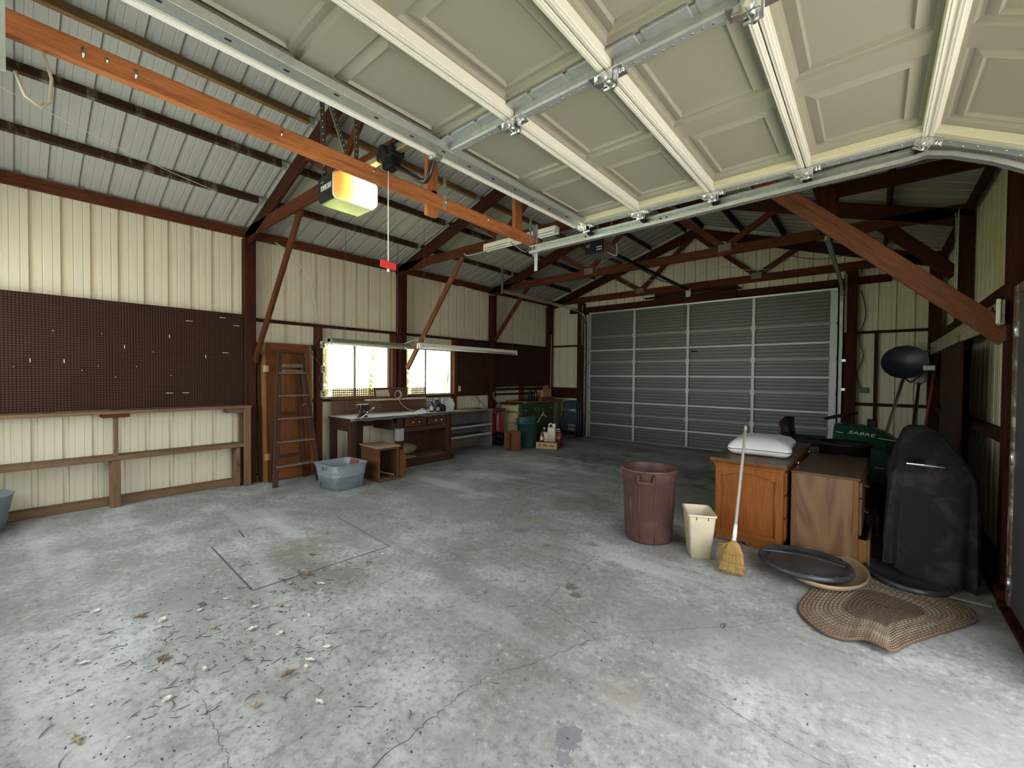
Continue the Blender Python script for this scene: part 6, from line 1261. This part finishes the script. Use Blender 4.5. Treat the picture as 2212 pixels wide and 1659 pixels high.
b = MB(); b.box(-0.86, -0.46, 6.28, 6.70, 0.66, 0.76, 0.03); b.box(-0.80, -0.70, 6.4, 6.6, 0.58, 0.68, 0.02)
b.loft([[(x, 6.29 + i, z), (x, 6.69 - i, z), (x + 0.10, 6.69 - i, z), (x + 0.10, 6.29 + i, z)] for x, z, i in ((-0.88, 0.72, 0), (-0.90, 0.86, 0.01), (-0.90, 0.97, 0.04), (-0.885, 1.0, 0.09))], smooth=True); b.build('seat', M['black'], t)
MB().loft([[(x, 6.30 + i, z), (x, 6.68 - i, z), (x + 0.03, 6.68 - i, z), (x + 0.03, 6.30 + i, z)] for x, z, i in ((-0.915, 0.70, 0), (-0.932, 0.86, 0.01), (-0.93, 0.95, 0.05))]).build('seat_back_shell', M['seatr'], t)
sc = Vector((-0.30, 6.46, 1.05)); sx_ = Vector((0.96, 0, 0.28)); 
MB().tube([sc + sx_ * 0.165 * math.cos(a) + Vector((0, 0.165 * math.sin(a), 0)) for a in [2 * PI * j / 28 for j in range(28)]], 0.014, 8, closed=True).build('steering_wheel', M['black'], t)
b = MB(); b.tube([sc, (-0.20, 6.46, 0.90)], 0.018, 8)
for a in (0.4, 2.5, 4.6): b.tube([sc, sc + sx_ * 0.16 * math.cos(a) + Vector((0, 0.16 * math.sin(a), 0))], 0.009, 6)
b.build('steering_column', M['black'], t)
for x, r, w_ in ((0.02, 0.18, 0.12), (-0.88, 0.24, 0.18)):
    for y in (6.08, 6.90):
        b = MB(); b.tube([(x, y - w_ / 2, r), (x, y - w_ * .35, r), (x, y + w_ * .35, r), (x, y + w_ / 2, r)], [r * .86, r, r, r * .86], 24); b.build('wheel', M['black'], t)
MB().box(-0.05, 0.04, 6.5, 6.58, 0.93, 1.02, 0.01).build('air_filter', M['black'], t)
t.location.y += 0.16
t = thing('black_barrel', 'large black plastic tub standing right behind the brown chest', 'tub', (-0.23, 5.83, 0.0))
b = MB(); b.lathe([(0.19, 0.003), (0.222, 0.78), (0.238, 0.79), (0.241, 0.82), (0.225, 0.825), (0.212, 0.78), (0.18, 0.02)], n=40, cap1=True); b.build('shell', M['black'], t, False)
# ---------------------------------------------------------------- satellite dish
M['dishn'] = paint('navy_dish_enamel', (0.012, 0.018, 0.032), 0.4, 0, 0.1, 4)
t = thing('satellite_dish', 'dark navy oval satellite dish on a silver pole in the back right corner', 'satellite dish', (0.0, 7.65, 0.0))
c = Vector((0.335, 8.36, 1.755)); nd = Vector((-0.10, -1, 0.10)).normalized(); rt = Vector((1, -0.1, 0)).normalized(); rt = (rt - nd * rt.dot(nd)).normalized(); u_ = nd.cross(rt).normalized()
if u_.z < 0: u_ = -u_
def dring(k, d, e=0): return [c + rt * 0.255 * k * math.cos(2 * PI * j / 40) + u_ * 0.235 * k * math.sin(2 * PI * j / 40) - nd * (0.06 * (1 - k * k) + e) for j in range(40)]
b = MB(); b.loft([dring(k, 0) for k in (0.02, .3, .6, .85, 1.0, 1.02)], cap1=False); b.loft([dring(k, 0, 0.008) for k in (1.02, 1.0, .85, .6, .3, .02)], False, True); b.build('reflector', M['dishn'], t)
MB().tube([c - u_ * 0.20 - nd * 0.03, (0.15, 7.95, 0.75), (-0.02, 7.62, 0.03)], 0.021, 12).build('pole', M['steel'], t)
MB().tube([c - u_ * 0.235, c - u_ * 0.30 + nd * 0.05 + rt * 0.08, c + rt * 0.26 + nd * 0.42 - u_ * 0.16], 0.011, 8).build('feed_arm', M['blackm'], t); b = MB(); q = c + rt * 0.27 + nd * 0.42 - u_ * 0.14; b.obox(q, rt * 0.06, nd * 0.03, u_ * 0.035, 0.008); b.build('feed_horn', M['galv_d'], t)
box(-0.10, 0.06, 7.55, 7.69, 0.001, 0.03).build('foot_plate', M['galv_d'], t)
# ---------------------------------------------------------------- long-handled tools in the corner
def longtool(label, p0, p1, mat, head):
    t = thing('garden_tool', label, 'garden tool', p0, group='long-handled tools in the corner'); a = Vector(p0); c = Vector(p1); MB().tube([a, c], 0.015, 8).build('handle', mat, t); d = (c - a).normalized()
    if head == 'rake':
        b = MB(); b.tube([c + Vector((-0.16, 0, 0)), c, c + Vector((0.10, 0, 0))], 0.007, 6)
        for k in range(9): q = c + Vector((-0.16 + k * 0.0325, 0, 0)); b.tube([q, q + Vector((0, -0.02, 0.0)), q + Vector((0, -0.05, -0.05))], 0.004, 5)
        b.build('tines', M['galv'], t)
    elif head == 'fan':
        b = MB()
        for k in range(11): s = (k - 5) / 5; b.tube([c, c + Vector((s * 0.08, -0.01, 0.10)), c + Vector((s * 0.17, -0.02, 0.20)), c + Vector((s * 0.17, -0.05, 0.22))], 0.003, 4)
        b.build('tines', M['rust'], t)
    else:
        b = MB(); b.loft([[c + Vector((x, 0.006 * math.cos(x * 20), z)) for x in (-w_, -w_ / 2, 0, w_ / 2, w_)] + [c + Vector((x, 0.012 + 0.006 * math.cos(x * 20), z)) for x in (w_, w_ / 2, 0, -w_ / 2, -w_)] for w_, z in ((.03, -.02), (.09, .03), (.10, .16), (.06, .24), (.01, .27))]); b.build('blade', M['galv_d'], t)
M['redh'] = paint('dull_red_tool_handle', (0.22, 0.03, 0.035), 0.45)
longtool('red-handled rake standing in the dark back right corner', (0.50, 8.55, 0.003), (0.70, 8.72, 1.93), M['redh'], 'rake')
longtool('dark-handled leaf rake beside the dish in the back right corner', (0.46, 8.75, 0.003), (0.55, 9.05, 1.85), M['rust'], 'fan')
longtool('brown-handled shovel standing blade-up nearest the dish', (0.40, 8.62, 0.003), (0.52, 8.85, 1.45), M['frame'], 'shovel')
# ---------------------------------------------------------------- right wall boards and cables
tag(box(0.655, 0.678, 4.40, 9.1, 1.885, 2.055).build('pale_plank', M['pale']), 'long pale plank running along the right wall at head height', 'plank')
tag(box(0.60, 0.63, 5.68, 6.95, 0.002, 1.86).build('dark_sheet', M['peg']), 'dark brown sheet of board standing against the right wall behind the covered machine', 'board')
tag(box(0.635, 0.656, 4.385, 4.41, 1.89, 2.06).build('end_block', M['white']), 'short pale block at the near end of the long plank', 'block')
cable('thin dark wire looped on the right cream wall below the pale plank', smooth([(0.79, 4.75, 1.75), (0.79, 4.70, 1.55), (0.79, 4.78, 1.40), (0.79, 5.0, 1.38), (0.79, 5.15, 1.48)]), 0.004, M['wire_d'])
cable('crooked dark wire on the pale plank near the walk-in door post', smooth([(0.648, 4.62, 2.03), (0.648, 4.60, 1.98), (0.648, 4.55, 2.0), (0.648, 4.56, 1.93)]), 0.004, M['wire_d'])
cable('pale conduit running down the right wall behind the black post', smooth([(0.1, 7.1, 3.47), (0.45, 7.1, 3.50), (0.66, 7.02, 3.45), (0.685, 6.97, 3.2), (0.685, 6.96, 2.6), (0.685, 6.97, 2.2)]), 0.009, M['galv_d'])
cable('second pale cable in the upper right corner by the eave', smooth([(0.70, 6.9, 3.42), (0.69, 6.85, 3.3), (0.69, 6.85, 2.7), (0.69, 6.9, 2.25)]), 0.008, M['galv_d'])
cable('dark vine-like cables hanging on the back wall right of the closed door', smooth([(-0.18, 9.38, 3.0), (-0.12, 9.37, 2.6), (-0.20, 9.38, 2.2), (-0.14, 9.37, 1.9), (-0.22, 9.38, 1.6), (-0.17, 9.38, 1.35)]), 0.008, M['wire_d'])
cable('dark wire across the back gable above the right end of the door', smooth([(-1.2, 9.27, 3.75), (-0.8, 9.27, 3.62), (-0.4, 9.27, 3.62), (0.1, 9.27, 3.64)]), 0.006, M['wire_d'])
t = thing('wall_outlet', 'small outlet box low on the back wall right of the closed door', 'outlet', (-0.13, 9.40, 1.3)); box(-0.19, -0.07, 9.38, 9.425, 1.27, 1.36, 0.004).build('cover', M['gcab'], t)

# ---------------------------------------------------------------- litter on the floor
M['leafb'] = paint('dry_tan_leaf', (0.42, 0.34, 0.22), 0.8, 0, 0.3, 30); M['leafp'] = paint('bleached_pale_leaf', (0.66, 0.62, 0.54), 0.8, 0, 0.2, 30); M['leafd'] = paint('brown_leaf', (0.20, 0.145, 0.085), 0.85, 0, 0.3, 30); M['twig'] = paint('dark_twig', (0.06, 0.045, 0.035), 0.85)
def leafmesh(mat, L, Wd, curl):
    b = MB(); n = 7; top = []; mid = []; bot = []
    for i in range(n):
        s = i / (n - 1); w_ = Wd * math.sin(PI * min(1, s * 0.93 + 0.05)) ** 0.8; x = (s - .5) * L; z = 0.004 + curl * (2 * s - 1) ** 2 * L
        j_ = lambda: random.uniform(-.35, .35) * Wd; top.append((x + j_() * .5, w_ / 2 + j_(), z + 0.30 * w_ + abs(j_()) * .8)); mid.append((x, j_() * .4, z)); bot.append((x + j_() * .5, -w_ / 2 + j_(), z + 0.22 * w_ + abs(j_()) * .8))
    for i in range(n - 1): b.poly([top[i], top[i + 1], mid[i + 1], mid[i]]); b.poly([mid[i], mid[i + 1], bot[i + 1], bot[i]])
    return b.build('dry_leaf', mat)
base = [leafmesh(M['leafp'], .05, .02, .12), leafmesh(M['leafb'], .055, .026, .12), leafmesh(M['leafd'], .06, .03, .08), leafmesh(M['leafp'], .032, .016, .2)]
LP = [(-3.22, .76), (-2.85, 1.14), (-2.26, 1.11), (-2.19, .88), (-2.18, .96), (-2.58, .99), (-2.65, 1.1), (-2.82, 1.4), (-3.04, 1.84), (-3.64, 1.73), (-3.07, .23), (-2.44, .16), (-3.68, .33), (-3.51, 1.59), (-3.25, .91), (-3.25, .58), (-2.65, .22), (-3.16, 1.28), (-3.2, 1.42), (-2.81, 1.76), (-2.98, 1.42), (-2.94, .76), (-2.22, 1.0), (-3.29, .79), (-2.9, 1.38), (-2.44, .45), (-2.64, 1.18), (-2.9, 1.11), (-2.8, .5), (-2.55, .62), (-3.0, 1.0), (-2.1, .7), (-2.75, .9), (-3.4, .5), (-2.3, .3), (-1.9, .9), (-3.1, 2.0), (-3.9, 1.9)]
def scrx(x, y): v = Vector((x, y, -1.5)); return v.dot(_r2) / v.dot(_f)
_kinds = (0, 1, 0, 2, 3, 0, 3, 1, 2, 3); _noun = ('curled bleached leaf', 'dry tan leaf', 'flat brown leaf', 'tiny pale leaf scrap')
leaf_label = {}
for k in range(4):
    ids = sorted([i for i in range(len(LP)) if _kinds[i % 10] == k], key=lambda i: scrx(*LP[i]))
    for n_, i in enumerate(ids): leaf_label[i] = ('leftmost ' if n_ == 0 else 'rightmost ' if n_ == len(ids) - 1 else ORD[n_] + ' ') + _noun[k] + (' on the littered concrete floor' if n_ in (0, len(ids) - 1) else ' from the left on the littered concrete floor')
used = set()
for i, (x, y) in enumerate(LP):
    k = (0, 1, 0, 2, 3, 0, 3, 1, 2, 3)[i % 10]; o = base[k]
    if k in used: o = base[k].copy(); COL.objects.link(o)
    used.add(k); o.location = (x, y, 0.010 if (-4.3 < x < -3.25 and 1.1 < y < 2.2) else 0.001); o.rotation_euler = (0, 0, random.uniform(0, 6.28)); s = random.uniform(0.75, 1.25); o.scale = (s, s, s)
    tag(o, leaf_label[i], 'leaf', ('bleached leaves', 'tan leaves', 'brown leaves', 'leaf scraps')[k])
tw = []
for k in range(5):
    L = random.uniform(.05, .10); pts = [(-L / 2 + L * i / 5, 0.012 * math.sin(i * (0.35 + .14 * k)), 0.0035 + 0.002 * (i % 2)) for i in range(6)]
    tw.append(MB().tube(pts, [0.001, 0.0017, 0.002, 0.0018, 0.0014, 0.0008], 5).build('curled_twig', M['twig']))
first = [True] * 5
for i in range(170):
    k = i % 5; o = tw[k]
    if not first[k]: o = tw[k].copy(); COL.objects.link(o)
    first[k] = False
    if i < 130: s = random.random(); x = -3.45 + 1.35 * random.random() + random.gauss(0, .22); y = 0.15 + 1.15 * s ** 0.8 + (x + 2.8) * -0.12 + random.gauss(0, .10)
    elif i < 150: x = random.uniform(-3.3, -2.6); y = random.uniform(1.2, 1.9)
    else: x = random.uniform(-3.6, -0.3); y = random.uniform(0.9, 3.0)
    o.location = (x, y, 0.010 if (-4.3 < x < -3.25 and 1.1 < y < 2.2) else 0.0005); o.rotation_euler = (0, 0, random.uniform(0, 6.28)); s = random.uniform(.5, 1.0); o.scale = (s, s, s)
    tag(o, 'thin dark curled twig in the litter on the concrete floor', 'twig', 'dark twigs in the floor litter')
b = MB()
for i in range(1500):
    x = random.gauss(-2.9, .75) if i < 1000 else random.uniform(-6.2, 0.2); y = random.gauss(.8, .6) if i < 1000 else random.uniform(0.2, 7.5)
    if x > 0.3 or y < 0: continue
    a = random.uniform(0, 6.28); s = random.uniform(.002, .011); z = 0.0105 if (-4.35 < x < -3.2 and 1.1 < y < 2.25) else 0.0012; d = Vector((math.cos(a), math.sin(a), 0)); e = Vector((-d.y, d.x, 0)); q = Vector((x, y, z))
    b.poly([q - d * s, q + e * s * .5, q + d * s, q - e * s * .4 + Vector((0, 0, .001))])
tag(b.build('floor_crumbs', M['twig']), 'tiny dark crumbs and bits scattered over the concrete floor', 'debris', None, 'stuff')
